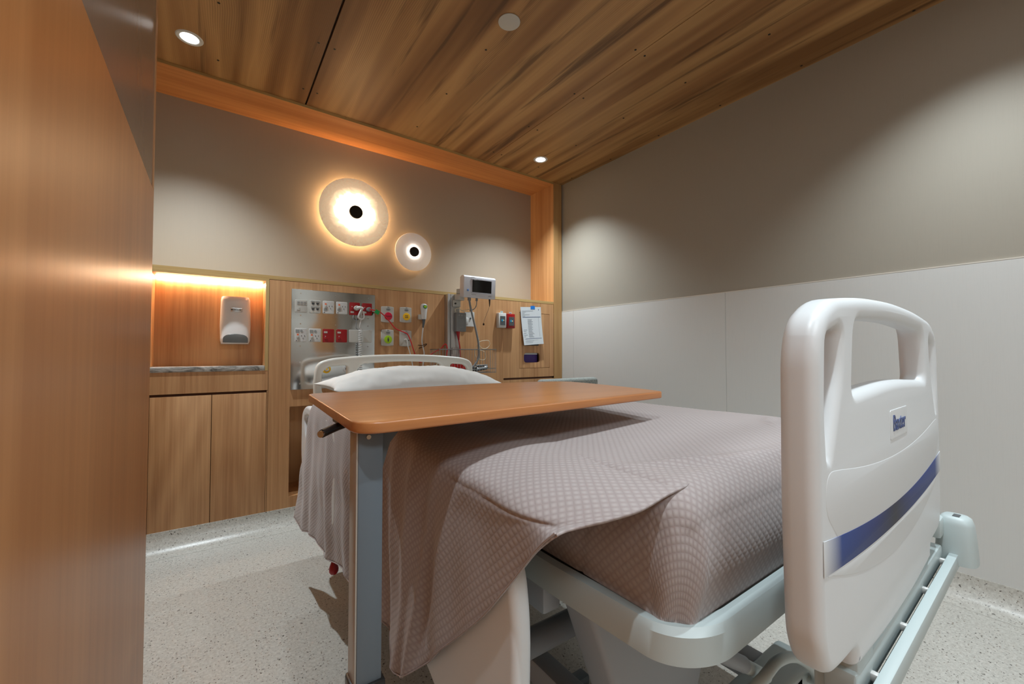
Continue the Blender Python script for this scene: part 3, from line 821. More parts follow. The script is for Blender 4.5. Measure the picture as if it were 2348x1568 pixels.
bk = thing('wire_basket', (1.59, 2.88, .94), 'steel wire basket hung on the wall rail below the monitor', 'basket')
bx0, bx1, by0, by1, bz0, bz1 = 1.340, 1.840, 2.800, 2.955, .945, 1.127
tubo('rim', [(bx0, by0, bz1), (bx1, by0, bz1), (bx1, by1, bz1), (bx0, by1, bz1)], .0036, WIRE, bk, closed=True, smooth=False, n=8)
bm = NB()
n = 20
for k in range(n + 1):
    x = bx0 + .008 + (bx1 - bx0 - .016) * k / n
    for y in (by0, by1): tube(bm, [(x, y, bz1), (x, y, bz0)], .0014, n=5, smooth=False)
    tube(bm, [(x, by0, bz0), (x, by1, bz0)], .0014, n=5, smooth=False)
for k in range(7):
    y = by0 + (by1 - by0) * k / 6
    for x in (bx0, bx1): tube(bm, [(x, y, bz1), (x, y, bz0)], .0014, n=5, smooth=False)
obj('mesh_wires', bm, WIRE, bk)
bm = NB()
for z in (bz0, bz0 + .03): tube(bm, [(bx0, by0, z), (bx1, by0, z), (bx1, by1, z), (bx0, by1, z)], .0022, n=6, closed=True, smooth=False)
obj('bottom_frame', bm, WIRE, bk)
boxo('hook_plate', 1.53, 1.60, 2.9555, 2.971, 1.09, 1.14, ALU, bk, bev=.001)
cr = thing('red_cable_coil', (1.47, 2.88, .96), 'coil of red cable lying in the left of the wire basket', 'cable')
rp = []
for k in range(7 * 12):
    a = k / 12 * 2 * math.pi
    rp.append((1.565 + (.075 + .012 * math.sin(k * .7)) * math.cos(a), 2.875 + .045 * math.sin(a), .972 + .055 * (k / 84) + .015 * math.sin(a * 1.3 + k * .2)))
tubo('cable', rp, .0055, REDC, cr, n=7, sub=2)
tu = thing('tubing_bundle', (1.73, 2.87, .96), 'bundle of grey and black monitoring leads in the right of the wire basket', 'cable')
for q, (m_, r_) in enumerate(((BLACK, .006), (GREYC, .007), (CHROME, .004), (BLACK, .004), (GREYC, .005))):
    tubo('lead', [(1.67 + .02 * q, 2.83 + .02 * q, .958 + .008 * q), (1.72, 2.84 + .018 * q, .966 + .008 * q), (1.78, 2.85 + .012 * q, .972 + .007 * q), (1.80, 2.875, .985 + .004 * q), (1.76, 2.90, .962 + .006 * q), (1.66, 2.91, .96 + .006 * q)], r_, m_, tu)
hg = thing('white_clip_tube', (1.40, 2.87, .96), 'loop of white tubing hanging at the left end of the wire basket', 'cable')
tubo('tube', [(1.36, 2.88, .955), (1.352, 2.87, 1.0), (1.37, 2.86, 1.03), (1.40, 2.86, .99), (1.405, 2.87, .955)], .005, CREAMC, hg)

# ------------------------------------------------------------------ keypads, paper, glove box
def keypad(x0, x1, z0, z1, m, name, label):
    t = thing(name, ((x0 + x1) / 2, YB, (z0 + z1) / 2), label, 'wall unit')
    boxo('case', x0, x1, YB - .040, YB - .0003, z0, z1, m, t, bev=.005)
    o = wallplate('front_panel', x0 + .016, x1 - .012, z0 + .022, z1 - .028, YB - .0425, .003, DGREY, t, r=.003, bev=.0008)
    cx, cz = (x0 + x1) / 2 + .002, (z0 + z1) / 2
    bm = NB(); cyl(bm, (cx - .006, YB - .0435, cz), (cx - .006, YB - .0425, cz), .011, n=18); obj('emblem', bm, mat(name + '_emblem_blue', srgb(50, 150, 190), .4), o)
    bm = NB(); cyl(bm, (cx + .008, YB - .0440, cz), (cx + .008, YB - .0425, cz), .006, n=14); obj('emblem', bm, mat(name + '_emblem_pale', srgb(240, 214, 170), .4), o)
    boxo('top_tab', cx - .013, cx + .013, YB - .024, YB - .022, z1 - .003, z1 + .017, PAPER, t, smooth=False)
    bm = NB(); box(bm, cx - .009, cx + .009, YB - .0246, YB - .024, z1 + .006, z1 + .010); obj('tab_print', bm, TEAL if m is WHITE else INKD, t, smooth=False)
keypad(1.985, 2.066, 1.318, 1.447, WHITE, 'white_wall_unit', 'white wall unit with grey front panel, left of the red one')
keypad(2.076, 2.160, 1.317, 1.443, RED, 'red_wall_unit', 'red wall unit with grey front panel beside the white one')

pp = thing('paper_sheet', (2.36, YB, 1.35), 'printed checklist sheet stuck on the oak access panel with blue tape', 'paper')
X = Vector((1, 0, .06)).normalized()
bm = NB(); A = Vector((2.241, YB - .0075, 1.5150)); B = Vector((2.480, YB - .0075, 1.5290)); C_ = Vector((2.500, YB - .026, 1.1850)); D_ = Vector((2.268, YB - .030, 1.1690))
def pq(u, v, lift=0.0):
    p = (A * (1 - u) + B * u) * (1 - v) + (D_ * (1 - u) + C_ * u) * v
    return Vector((p.x, p.y - lift + .010 * math.sin(v * math.pi) * .6, p.z))
def patch(bm, u0, u1, v0, v1, lift, nu=8, nv=14):
    g = [[bm.verts.new(pq(u0 + (u1 - u0) * i / nu, v0 + (v1 - v0) * j / nv, lift)) for i in range(nu + 1)] for j in range(nv + 1)]
    for j in range(nv):
        for i in range(nu): bm.faces.new((g[j][i], g[j][i + 1], g[j + 1][i + 1], g[j + 1][i]))
patch(bm, 0, 1, 0, 1, 0)
sh = obj('sheet', bm, PAPER, pp)
bm = NB()
for k, (a, b) in enumerate(((.06, .6), (.06, .24), (.06, .18), (.06, .42), (.06, .2))): patch(bm, a, b, .10 + k * .034, .105 + k * .034 + .003, .0006, 4, 1)
for k in range(17): patch(bm, .30, .30 + .18 + .12 * random.random(), .33 + k * .029, .334 + k * .029 + .006, .0006, 4, 1)
for k in range(5): patch(bm, .06, .06 + .08 + .10 * random.random(), .60 + k * .045, .606 + k * .045 + .003, .0006, 4, 1)
patch(bm, .84, .85, .28, .80, .0006, 1, 10)
for k in range(4): patch(bm, .10, .10 + .3 + .4 * random.random(), .88 + k * .022, .884 + k * .022, .0006, 4, 1)
obj('printed_lines', bm, INK, sh, smooth=False)
bm = NB(); patch(bm, .07, .96, .262, .276, .0006, 8, 1); patch(bm, .10, .93, .835, .845, .0006, 8, 1); patch(bm, .86, .89, .055, .09, .0006, 1, 1)
obj('ruled_bars', bm, INKB, sh, smooth=False)
bm = NB(); patch(bm, .49, .70, -.03, .06, .0012, 2, 2); obj('blue_tape', bm, BLUET, pp, smooth=False)
hk = thing('document_holder', (2.37, YB, 1.18), 'dark holder edge peeking out under the taped sheet', 'holder')
boxo('holder', 2.285, 2.455, YB - .0085, YB - .0005, 1.168, 1.215, BLACK, hk, bev=.003)
gb = thing('glove_box', (2.37, 3.08, 1.0), 'purple box with white top seen through the access panel cut-out', 'box')
boxo('carton', 2.262, 2.462, 3.045, 3.125, .965, 1.084, PURPLE, gb, bev=.002)
boxo('white_lid', 2.262, 2.462, 3.043, 3.127, 1.0845, 1.105, PAPER, gb, bev=.002)
gn = thing('bottle', (.56, 3.2, .182), 'dark bottle with teal cap standing deep in the dark open bay', 'bottle')
bm = NB(); rings(bm, [[Vector((.553 + r * math.cos(a), 3.2 + r * math.sin(a), z)) for a in [2 * math.pi * j / 24 for j in range(24)]] for r, z in ((.045, .183), (.05, .19), (.05, .36), (.03, .395), (.026, .41))])
obj('body', bm, CAVITY, gn)
bm = NB(); rings(bm, [[Vector((.553 + r * math.cos(a), 3.2 + r * math.sin(a), z)) for a in [2 * math.pi * j / 24 for j in range(24)]] for r, z in ((.030, .411), (.032, .414), (.032, .445), (.028, .45))])
obj('cap', bm, TEAL, gn)

# ------------------------------------------------------------------ visitor chair behind the table
ch = thing('armchair', (2.16, 2.1, 0), 'grey fabric visitor chair between the bed and the right wall, only its back showing', 'chair')
boxo('backrest', 1.90, 2.47, 2.28, 2.37, .44, .908, FABRIC, ch, bev=.028, seg=4)
boxo('seat', 1.90, 2.47, 1.80, 2.30, .36, .46, FABRIC, ch, bev=.03, seg=4)
for sx in (1.90, 2.43):
    boxo('armrest', sx, sx + .04, 1.82, 2.30, .60, .64, OAK_POST, ch, bev=.008)
for sx in (1.905, 2.435):
    for sy in (1.83, 2.25): boxo('leg', sx, sx + .03, sy, sy + .03, 0.0, .60, OAK_POST, ch, bev=.006)

# ================================================================== bed
bed = thing('hospital_bed', (1.0, 1.4, 0), 'white and grey-green hospital bed with moulded head and foot boards', 'bed')
# footboard: local s across, z up; turned a little to the room
th = math.atan(.0265); FX = Vector((math.cos(th), math.sin(th), 0)); FN = Vector((math.sin(th), -math.cos(th), 0))
FO = Vector((.600, .200, 0))
def fpos(off): return FO - FN * off
out = roundpoly([(.006, .735, .03), (.030, .690, .03), (.075, .684, .01), (.140, .680, .01), (.146, .652, .006), (.175, .648, .012), (.30, .640, .05), (.41, .638, .05), (.53, .640, .05), (.645, .648, .012), (.676, .652, .006), (.682, .680, .01), (.745, .684, .01), (.792, .690, .03),
                 (.816, .735, .04), (.822, .90, .05), (.815, 1.10, .05), (.800, 1.145, .04), (.745, 1.174, .04), (.60, 1.188, .08), (.411, 1.194, .08), (.222, 1.188, .08), (.077, 1.174, .04), (.022, 1.145, .04), (.004, 1.10, .05), (.0, .90, .05)], 5)
hl = roundpoly([(.046, 1.122, .016), (.104, 1.136, .016), (.098, 1.075, .03), (.064, 1.000, .02), (.044, .962, .008), (.038, 1.02, .03)], 5)
hr = [(.822 - x, z) for x, z in reversed([(p[0], p[1]) for p in hl])]
hm = roundpoly([(.150, 1.040, .020), (.411, 1.052, .12), (.672, 1.040, .020), (.655, 1.148, .030), (.411, 1.160, .12), (.167, 1.148, .030)], 6)
fb = plate('footboard', [out, hl, hr, hm], .045, .016, BEDW, bed, fpos(.0225), ax=FX, bres=6, angle=60)
# moulded relief on its outer face
def swoop(z0, zc, s0, s1, n=24): return [(s0 + (s1 - s0) * k / n, zc + (z0 - zc) * (2 * k / n - 1) ** 2) for k in range(n + 1)]
lo = swoop(.856, .826, .070, .752)
up = roundpoly([(.752, .856), (.800, .900, .04), (.790, .950, .03)] + list(reversed(swoop(.944, .921, .090, .732))) + [(.032, .950, .03), (.022, .900, .04), (.070, .856)], 6)
plate('raised_panel', [lo + up], .004, .0018, BEDW, fb, fpos(.0016), ax=FX, angle=60)
lo = swoop(.822, .756, .024, .798); up = list(reversed(swoop(.821, .800, .030, .792)))
plate('raised_band', [lo + up], .004, .0018, BEDW, fb, fpos(.0015), ax=FX, angle=60)
lo = swoop(.823, .803, .014, .808); up = list(reversed(swoop(.867, .838, .014, .808)))
def stripe_mat():
    m = mat('blue_stripe', srgb(34, 62, 130), .5); t = NT(m)
    tc = t.new('ShaderNodeTexCoord'); s_ = t.new('ShaderNodeSeparateXYZ'); t.l.new(tc.outputs['Object'], s_.inputs[0])
    x = t.math('ADD', s_.outputs[0], 1.0 - .60)
    c = t.ramp(t.math('DIVIDE', x, .822), [(0.018, srgb(222, 226, 228)), (.10, srgb(28, 60, 132)), (.30, srgb(22, 42, 106)), (.45, srgb(30, 32, 50)), (.60, srgb(22, 46, 112)), (.90, srgb(28, 60, 132)), (.982, srgb(222, 226, 228))])
    t.l.new(c, t.p.inputs['Base Color']); return m
plate('blue_stripe', [lo + up], .0008, .0003, stripe_mat(), fb, fpos(-.0004), ax=FX, angle=60)
bd = plate('badge', [roundpoly([(.352, .949, .004), (.476, .949, .004), (.476, 1.000, .004), (.352, 1.000, .004)], 3)], .001, .0003, BEDW, fb, fpos(-.0003), ax=FX)
p_ = FO + FX * .414 + FN * .0010
text('lettering', 'Baxter', .040, (p_.x, p_.y, .975), NAVY, bd, ax=FX, bold=.0003, xs=.86)

# sheet metal end of the frame and the bumper bar in front of it
def fbox(name, s0, s1, o0, o1, z0, z1, m, parent, bev=.003):
    bm = box(NB(), s0, s1, o0, o1, z0, z1, bev)
    for v in bm.verts:
        s_, o_, z_ = v.co; q = FO + FX * s_ - FN * o_; v.co = (q.x, q.y, z_)
    return obj(name, bm, m, parent)
fbox('end_plate', .15, .83, +.003, .044, .595, .640, BEDG, bed, .005)
fbox('gap_shade_strip', .15, .83, -.0058, .0028, .545, .597, BEDDK, bed, .001)  # dark strip added to stand in for the shade inside the bar gap
fbox('end_plate', .16, .24, .0035, .060, .50, .655, BEDG, bed, .006)
bar = fbox('bumper_bar', .03, .862, -.022, -.006, .588, .620, BEDG, bed, .002)
for s_ in (.22, .41, .60, .80): fbox('bar_peg', s_ - .006, s_ + .006, -.008, .005, .604, .617, WHITE, bar, .003)
# corner bumper
def corner_bumper(cx, cy):
    bm = NB(); rs = []
    for z, s_ in ((.595, 1.08), (.62, 1.05), (.65, 1.0), (.685, .90), (.698, .78), (.703, .6)):
        rs.append([Vector((cx + .036 * s_ * math.copysign(abs(math.cos(a)) ** .6, math.cos(a)), cy + .034 * s_ * math.copysign(abs(math.sin(a)) ** .6, math.sin(a)), z)) for a in [2 * math.pi * j / 28 for j in range(28)]])
    rings(bm, rs); return obj('corner_bumper', bm, BEDG, bed, angle=50)
corner_bumper(1.482, .208)
boxo('bumper_slot', 1.468, 1.490, .200, .212, .702, .7045, DGREY, bed, smooth=False)
fbox('latch', .815, .870, .002, .030, .655, .700, BEDG, bed, .006)

# headboard
out = roundpoly([(.452, .50, .03), (1.438, .50, .03), (1.447, .95, .05), (1.435, 1.045, .06), (1.36, 1.070, .05), (1.15, 1.088, .1), (.943, 1.092, .1), (.74, 1.088, .1), (.53, 1.070, .05), (.455, 1.045, .06), (.4425, .95, .05)], 6)
h1 = roundpoly([(.484, .87, .03), (.592, .87, .03), (.612, .95, .03), (.618, 1.030, .02), (.512, 1.022, .04), (.484, .99, .03)], 5)
h3 = [(1.8895 - x, z) for x, z in reversed([(p[0], p[1]) for p in h1])]
h2 = roundpoly([(.645, .87, .03), (1.245, .87, .03), (1.228, .96, .03), (1.20, 1.036, .035), (.943, 1.050, .1), (.69, 1.036, .035), (.660, .96, .03)], 6)
plate('headboard', [out, h1, h2, h3], .040, .014, BEDH, bed, (0, 2.50, 0), bres=5, angle=60)

# deck rim: moulded tray round the mattress platform, corner seen at the foot
def ring_path(off, yback=2.40):
    x0, x1, yf = .505 - off, 1.470 + off, .318 - off
    pts = [(x0, yback), (x0 + .002, 1.2), (x0 + .005, .60)]
    r = .105
    for k in range(19):
        a = k / 18 * math.pi / 2
        pts.append((x0 + .015 + r - r * math.cos(a), yf + r * .8 - r * .8 * math.sin(a) + 0.0))
    m_ = [(x1 - (p[0] - x0), p[1]) for p in reversed(pts)]
    return pts + m_
bm = NB()
outer, inner = ring_path(0), ring_path(-.028)
rs = []
for (ox, oy), (ix, iy) in zip(outer, inner):
    rs.append([Vector((ox, oy, .656)), Vector((ox - 0, oy, .697)), Vector((ox + (ix - ox) * .25, oy + (iy - oy) * .25, .706)), Vector((ix, iy, .704)), Vector((ix, iy, .655)), Vector((ox + (ix - ox) * .2, oy + (iy - oy) * .2, .655))])
rings(bm, rs); obj('deck_rim', bm, BEDG, bed, angle=42)
boxo('deck', .535, 1.44, .37, 2.42, .672, .700, BEDDK, bed, bev=.004)
boxo('side_beam', .515, .560, .62, 2.35, .600, .662, BEDG2, bed, bev=.006)
boxo('side_beam', 1.42, 1.465, .62, 2.35, .600, .662, BEDG2, bed, bev=.006)
boxo('hinge_bracket', .508, .520, .655, .76, .700, .760, BEDG2, bed, bev=.003)
# lifting arm under the foot end
bm = NB(); prf = [(.535, .655), (1.02, .655), (.86, .34), (.70, .30), (.655, .34)]
rings(bm, [[Vector((x, y, z)) for x, z in prf] for y in (.52, .60)])
bmesh.ops.bevel(bm, geom=list(bm.edges), offset=.012, segments=3, profile=.5, affect='EDGES')
obj('lift_arm', bm, BEDG2, bed, angle=50)
bm = NB(); rings(bm, [[Vector((x, y, z)) for y, z in ((2.0, .655), (1.75, .655), (2.15, .25), (2.25, .25))] for x in (.75, 1.2)]); obj('lift_arm', bm, BEDG2, bed, angle=50)
cylo('torsion_tube', (.30 + .14, .780, .425), (.752, .780, .425), .030, BEDG2, bed, round_=.008)
boxo('base_beam', .715, .775, .46, 2.30, .20, .265, BEDG2, bed, bev=.008)
boxo('base_beam', 1.20, 1.26, .46, 2.30, .20, .265, BEDG2, bed, bev=.008)
boxo('cross_beam', .62, 1.35, .46, .56, .205, .27, BEDG, bed, bev=.014, seg=3)
boxo('cross_beam', .62, 1.35, 2.20, 2.30, .205, .27, BEDG, bed, bev=.014, seg=3)
def bed_caster(x, y):
    t = boxo('caster_fork', x - .028, x + .028, y - .055, y + .050, .085, .215, BEDG2, bed, bev=.016, seg=3)
    for s_ in (-1, 1):
        cylo('wheel', (x + s_ * .030, y - .02, .075), (x + s_ * .052, y - .02, .075), .075, RUBBER, t, n=32, round_=.006)
        cylo('hub', (x + s_ * .0525, y - .02, .075), (x + s_ * .056, y - .02, .075), .045, GREY, t, n=24)
for x in (.66, 1.30):
    for y in (.50, 2.26): bed_caster(x, y)
tubo('brake_pedal', [(.985, .475, .33), (.988, .440, .385), (1.040, .43, .408), (1.132, .43, .378), (1.222, .43, .316), (1.288, .44, .250), (1.30, .47, .235)], .0115, BEDG, bed, n=14)
cylo('pedal_bar', (.972, .470, .404), (1.075, .470, .334), .0145, BEDG, bed, round_=.006)
cylo('pedal_arm', (.79, .520, .515), (.976, .472, .402), .017, BEDG2, bed, round_=.004)
boxo('pedal_bracket', .985, 1.075, .462, .478, .235, .345, BEDG2, bed, bev=.006)
# side rails, lowered
def yplate(name, o_, x, th_, bev, m):
    return plate(name, o_, th_, bev, m, bed, (x, 0, 0), ax=(0, 1, 0), ay=(0, 0, 1), bres=5, angle=60)
yplate('side_rail', [roundpoly([(.548, .36, .06), (.80, .36, .05), (.90, .41, .05), (1.25, .41, .05), (1.40, .50, .08), (1.42, .72, .05), (1.30, .80, .06), (.66, .80, .05), (.560, .77, .05), (.541, .66, .05)], 6)], .412, .038, .015, BEDW)
yplate('side_rail', [roundpoly([(1.62, .45, .06), (2.28, .45, .06), (2.34, .60, .05), (2.33, .80, .05), (2.24, .845, .06), (1.70, .845, .06), (1.60, .78, .06)], 6),
                     roundpoly([(1.90, .70, .03), (2.22, .70, .03), (2.27, .78, .03), (2.18, .80, .03), (1.92, .80, .03)], 5)], .378, .034, .013, BEDW)
yplate('side_rail', [roundpoly([(.60, .36, .06), (1.42, .36, .06), (1.42, .74, .05), (.60, .74, .05)], 6)], 1.545, .034, .013, BEDW)
yplate('side_rail', [roundpoly([(1.62, .40, .06), (2.33, .40, .06), (2.33, .80, .05), (1.62, .80, .05)], 6)], 1.545, .034, .013, BEDW)
# red release handle hanging under the side
bm = NB(); rings(bm, [[Vector((.395 + r * math.cos(a), 1.765 + r * math.sin(a), z)) for a in [2 * math.pi * j / 20 for j in range(20)]] for z, r in ((.300, .0015), (.290, .004), (.275, .010), (.262, .015), (.250, .018), (.238, .017), (.230, .012), (.226, .004))])
obj('release_handle', bm, RED, bed, angle=80)
tubo('release_cord', [(.395, 1.765, .298), (.402, 1.765, .40), (.45, 1.765, .62)], .0022, BLACK, bed, n=6)

# mattress
def rbox_mesh(x0, x1, y0, y1, z0, z1, r, n=5):
    bm = box(NB(), x0, x1, y0, y1, z0, z1, r, n); return bm
mt = thing('mattress', (1.0, 1.4, .70), 'pale mattress on the hospital bed, showing beside the pillow', 'mattress')
obj('cover', rbox_mesh(.545, 1.440, .352, 2.43, .703, .888, .035), SHEET, mt)

# pillow
def pillow():
    bm = NB(); nu, nv = 72, 44; cx, cy, zb = .868, 2.115, .897; hx, hy, H = .455, .235, .120
    def P(u, v, s):
        ou = u * hx * (1 - .05 * (1 - abs(u) ** 2) * 0) * (1 - .07 * (1 - v * v) * abs(u) ** 3)
        ov = v * hy * (1 - .10 * (1 - u * u) * abs(v) ** 3)
        f = (max(0, 1 - abs(u) ** 2.6) ** .62) * (max(0, 1 - abs(v) ** 2.2) ** .55)
        nz = noise.noise(Vector((u * 3, v * 3, 2.0))) * .008 + noise.noise(Vector((u * 14, v * 5, 7.0))) * .005
        c = abs(u) ** 6 * abs(v) ** 6
        wr_ = .0035 * math.sin(u * 60 + v * 6) * max(0, abs(v) - .35) * max(0, 1 - abs(u)) * 1.5
        z = zb + .022 + (H * .93 * f + (nz + wr_) * min(1, f * 3)) * s if s > 0 else zb + .022 - .022 * min(1, f * 1.6)
        z += .022 * abs(u) ** 8 * (1 if u < 0 else -.1)
        return Vector((cx + ou, cy + ov, z))
    top = {}; bot = {}
    for j in range(nv + 1):
        for i in range(nu + 1):
            u, v = math.sin((i / nu * 2 - 1) * math.pi / 2), math.sin((j / nv * 2 - 1) * math.pi / 2)
            top[i, j] = bm.verts.new(P(u, v, 1))
            edge = i in (0, nu) or j in (0, nv)
            bot[i, j] = top[i, j] if edge else bm.verts.new(P(u, v, -1))
    for j in range(nv):
        for i in range(nu):
            bm.faces.new((top[i, j], top[i + 1, j], top[i + 1, j + 1], top[i, j + 1]))
            q = (bot[i, j], bot[i, j + 1], bot[i + 1, j + 1], bot[i + 1, j])
            if len(set(q)) == 4 and not all(a is b for a, b in zip(q, (top[i, j], top[i, j + 1], top[i + 1, j + 1], top[i + 1, j]))):
                try: bm.faces.new(q)
                except ValueError: pass
    return bm
pl = obj('pillow', pillow(), PLINEN, None, angle=180, base=(.868, 2.115, .90))
tag(pl, 'plump white pillow at the head of the bed', 'pillow')

# ------------------------------------------------------------------ blanket
def uvmesh(name, grid, uvs, m, parent, base=None):
    nj, ni = len(grid), len(grid[0])
    vs = [tuple(p) for r_ in grid for p in r_]
    fs = [(j * ni + i, j * ni + i + 1, (j + 1) * ni + i + 1, (j + 1) * ni + i) for j in range(nj - 1) for i in range(ni - 1)]
    me = bpy.data.meshes.new(name); me.from_pydata(vs, [], fs)
    ul = me.uv_layers.new(name='UVMap'); flat = [uvs[j][i] for j in range(nj) for i in range(ni)]
    for p in me.polygons:
        for li, vi in zip(p.loop_indices, p.vertices): ul.data[li].uv = flat[vi]
    me.validate()
    return finish(name, me, m, parent, True, 180, base)

BX0, BX1, BY0, BZ = .536, 1.452, .340, .900
RC = .055; HANG = .185
def body_pt(a, b):
    """a, b are cloth coordinates in metres; inside the mattress rectangle they equal x, y"""
    ix0, ix1, iy0 = BX0 + RC, BX1 - RC, BY0 + RC
    cx, cy = min(max(a, ix0), ix1), max(b, iy0)
    dx, dy = a - cx, b - cy
    d = math.hypot(dx, dy)
    if d < 1e-9:
        x, y, z = a, b, BZ
    else:
        ux, uy = dx / d, dy / d; d = min(d, RC * math.pi / 2 + .140)
        if d < RC * math.pi / 2:
            t = d / RC; off, drop = RC * math.sin(t), RC * (1 - math.cos(t))
        else:
            off, drop = RC, RC + (d - RC * math.pi / 2)
            e = (drop - RC)
            off += .006 * math.sin(e * 30) - .03 * max(0, e - .09)
            off += .002 * math.sin(math.atan2(uy, ux) * 7 + e * 20)
        if dy == 0 and dx < 0: off -= .0035 * math.exp(-((b - (.50 + .25 * drop)) / .004) ** 2) * min(1, drop / .03)
        x, y, z = cx + ux * off, cy + uy * off, BZ - drop
    nz = noise.noise(Vector((a * 3.2, b * 3.2, 1.0))) * .006 + noise.noise(Vector((a * 9, b * 9, 4.0))) * .0018
    top = max(0, min(1, (z - BZ + .05) / .05))
    z += (nz + .012 * math.exp(-((b - .62) / .35) ** 2) * math.exp(-((a - 1.15) / .3) ** 2)) * top
    # ridges where the cloth is pulled over the foot corner
    for (px, py, ang, am, wd, ln) in ((.70, .43, -25, .009, .014, .10), (.83, .40, -12, .007, .016, .12), (1.30, .55, 20, .008, .015, .06), (1.20, .50, 35, .007, .013, .05)):
        c_, s_ = math.cos(R(ang)), math.sin(R(ang)); q = (a - px) * c_ + (b - py) * s_; r_ = -(a - px) * s_ + (b - py) * c_
        z += am * math.exp(-(r_ / wd) ** 2) * math.exp(-(q / ln) ** 2)
    return Vector((x, y, z))
na, nb = 150, 210
a0, a1, b0, b1 = BX0 - .19, BX1 + .19, BY0 - .19, 1.86
g, uv = [], []
for j in range(nb + 1):
    b = b0 + (b1 - b0) * (j / nb) ** 1.15
    g.append([body_pt(a0 + (a1 - a0) * i / na, b) for i in range(na + 1)])
    uv.append([(a0 + (a1 - a0) * i / na, b) for i in range(na + 1)])
bl = uvmesh('blanket', g, uv, WAFFLE, None, base=(1.0, 1.1, .9))
tag(bl, 'dusty pink waffle blanket spread over the bed and hanging down its left side', 'blanket')

# side drape: rows of (y, [points from on top of the mattress over the rail to the hem])
rows = [
 (2.10, [(.70, 2.04, .893), (.60, 2.04, .901), (.50, 2.04, .905), (.40, 2.04, .893), (.355, 2.05, .850), (.342, 2.10, .70), (.330, 2.18, .50), (.322, 2.235, .310)]),
 (1.90, [(.70, 1.90, .893), (.60, 1.90, .901), (.50, 1.90, .905), (.41, 1.90, .897), (.362, 1.90, .860), (.350, 1.91, .70), (.345, 1.93, .50), (.338, 1.95, .325)]),
 (1.60, [(.70, 1.60, .893), (.60, 1.60, .901), (.50, 1.60, .905), (.42, 1.60, .899), (.372, 1.60, .865), (.360, 1.60, .70), (.362, 1.60, .52), (.370, 1.60, .335)]),
 (1.30, [(.70, 1.30, .893), (.60, 1.30, .901), (.50, 1.30, .906), (.42, 1.30, .901), (.374, 1.30, .868), (.364, 1.30, .70), (.368, 1.30, .53), (.372, 1.30, .350)]),
 (1.12, [(.70, 1.12, .893), (.60, 1.12, .901), (.50, 1.12, .906), (.42, 1.10, .903), (.376, 1.12, .870), (.366, 1.13, .70), (.370, 1.135, .52), (.372, 1.135, .372)]),
 (.96, [(.70, .96, .893), (.60, .96, .901), (.50, .96, .905), (.43, .96, .899), (.382, .96, .862), (.374, .965, .70), (.374, .975, .50), (.370, .975, .350)]),
 (.84, [(.70, .86, .893), (.60, .86, .901), (.51, .86, .903), (.43, .86, .893), (.386, .86, .860), (.380, .86, .74), (.378, .86, .58), (.372, .850, .430)]),
 (.73, [(.70, .75, .893), (.60, .75, .901), (.51, .75, .901), (.43, .75, .888), (.386, .74, .860), (.382, .74, .78), (.380, .74, .66), (.376, .735, .540)]),
 (.62, [(.70, .64, .893), (.60, .64, .900), (.51, .64, .898), (.43, .63, .884), (.387, .62, .860), (.384, .62, .80), (.382, .62, .73), (.380, .620, .650)]),
 (.52, [(.70, .55, .893), (.60, .54, .900), (.51, .53, .896), (.43, .52, .882), (.388, .51, .860), (.385, .505, .84), (.383, .50, .82), (.381, .495, .790)]),
 (.43, [(.70, .425, .885), (.606, .372, .897), (.545, .371, .891), (.485, .374, .880), (.442, .397, .868), (.420, .417, .861), (.402, .427, .857), (.386, .431, .853)]),
]
NI, NSUB = 96, 22
cols = []
for y, pts in rows:
    fine = catmull(pts, 14)
    L = [0]
    for k in range(1, len(fine)): L.append(L[-1] + (fine[k] - fine[k - 1]).length)
    # parametrise by control point so features stay in line along the bed
    cols.append([fine[int(round(i / NI * (len(fine) - 1)))] if False else fine[0] for i in range(1)] and [
        (lambda t: fine[int(t)].lerp(fine[min(int(t) + 1, len(fine) - 1)], t - int(t)))(i / NI * (len(fine) - 1)) for i in range(NI + 1)])
G = []
strips = [catmull([cols[r_][i] for r_ in range(len(rows))], NSUB) for i in range(NI + 1)]
NJ = len(strips[0])
def hangf(i): return max(0.0, (i / NI - .50) / .50)
g = []
for j in range(NJ):
    row = []
    fr = j / (NJ - 1)
    for i in range(NI + 1):
        p = strips[i][j].copy(); h_ = hangf(i)
        y = p.y
        wv = .55 * math.sin(y * 34 + 1.2 * math.sin(y * 9)) + .45 * math.sin(y * 55 + 2.0) + .8 * math.exp(-((y - 1.18) / .035) ** 2) - .8 * math.exp(-((y - 1.10) / .03) ** 2) + 1.0 * math.exp(-((y - 1.72) / .03) ** 2)
        amp = .011 * h_ ** .8 * ((1 if y < 1.25 else .55) if y > 1.0 else (.45 + .55 * max(0, (y - .6) / .4)))
        p.x -= wv * amp
        p.z += .012 * h_ ** 2 * math.sin(y * 17 + .6) * (1 if y > .95 else .2)
        # long soft folds fanning from the shoulder
        for c_, s_, am in ((.78, .14, .010), (.90, .10, .009), (.66, .20, .006), (1.02, .05, .008)):
            p.x -= am * math.exp(-((y - (c_ + s_ * h_)) / .022) ** 2) * min(1, h_ * 3)
        # seam crease just under the shoulder near the foot
        if y < .80:
            k_ = math.exp(-((p.z - (.853 + .004 * math.sin(y * 8))) / .0028) ** 2) * min(1, (.80 - y) / .06)
            p.x += .0028 * k_
        p.z += noise.noise(Vector((p.x * 6, y * 6, 3.3))) * .004 * (1 - h_) * min(1, i / NI * 5)
        p.x += noise.noise(Vector((y * 7, p.z * 7, 8.3))) * .007 * min(1, h_ * 2)
        row.append(p)
    g.append(row)
uv = []
for j in range(NJ):
    acc = g[j][0].x; row = [(acc, g[j][0].y)]
    for i in range(1, NI + 1):
        acc -= (g[j][i] - g[j][i - 1]).length
        row.append((acc, g[j][0].y * .6 + g[j][i].y * .4))
    uv.append(row)
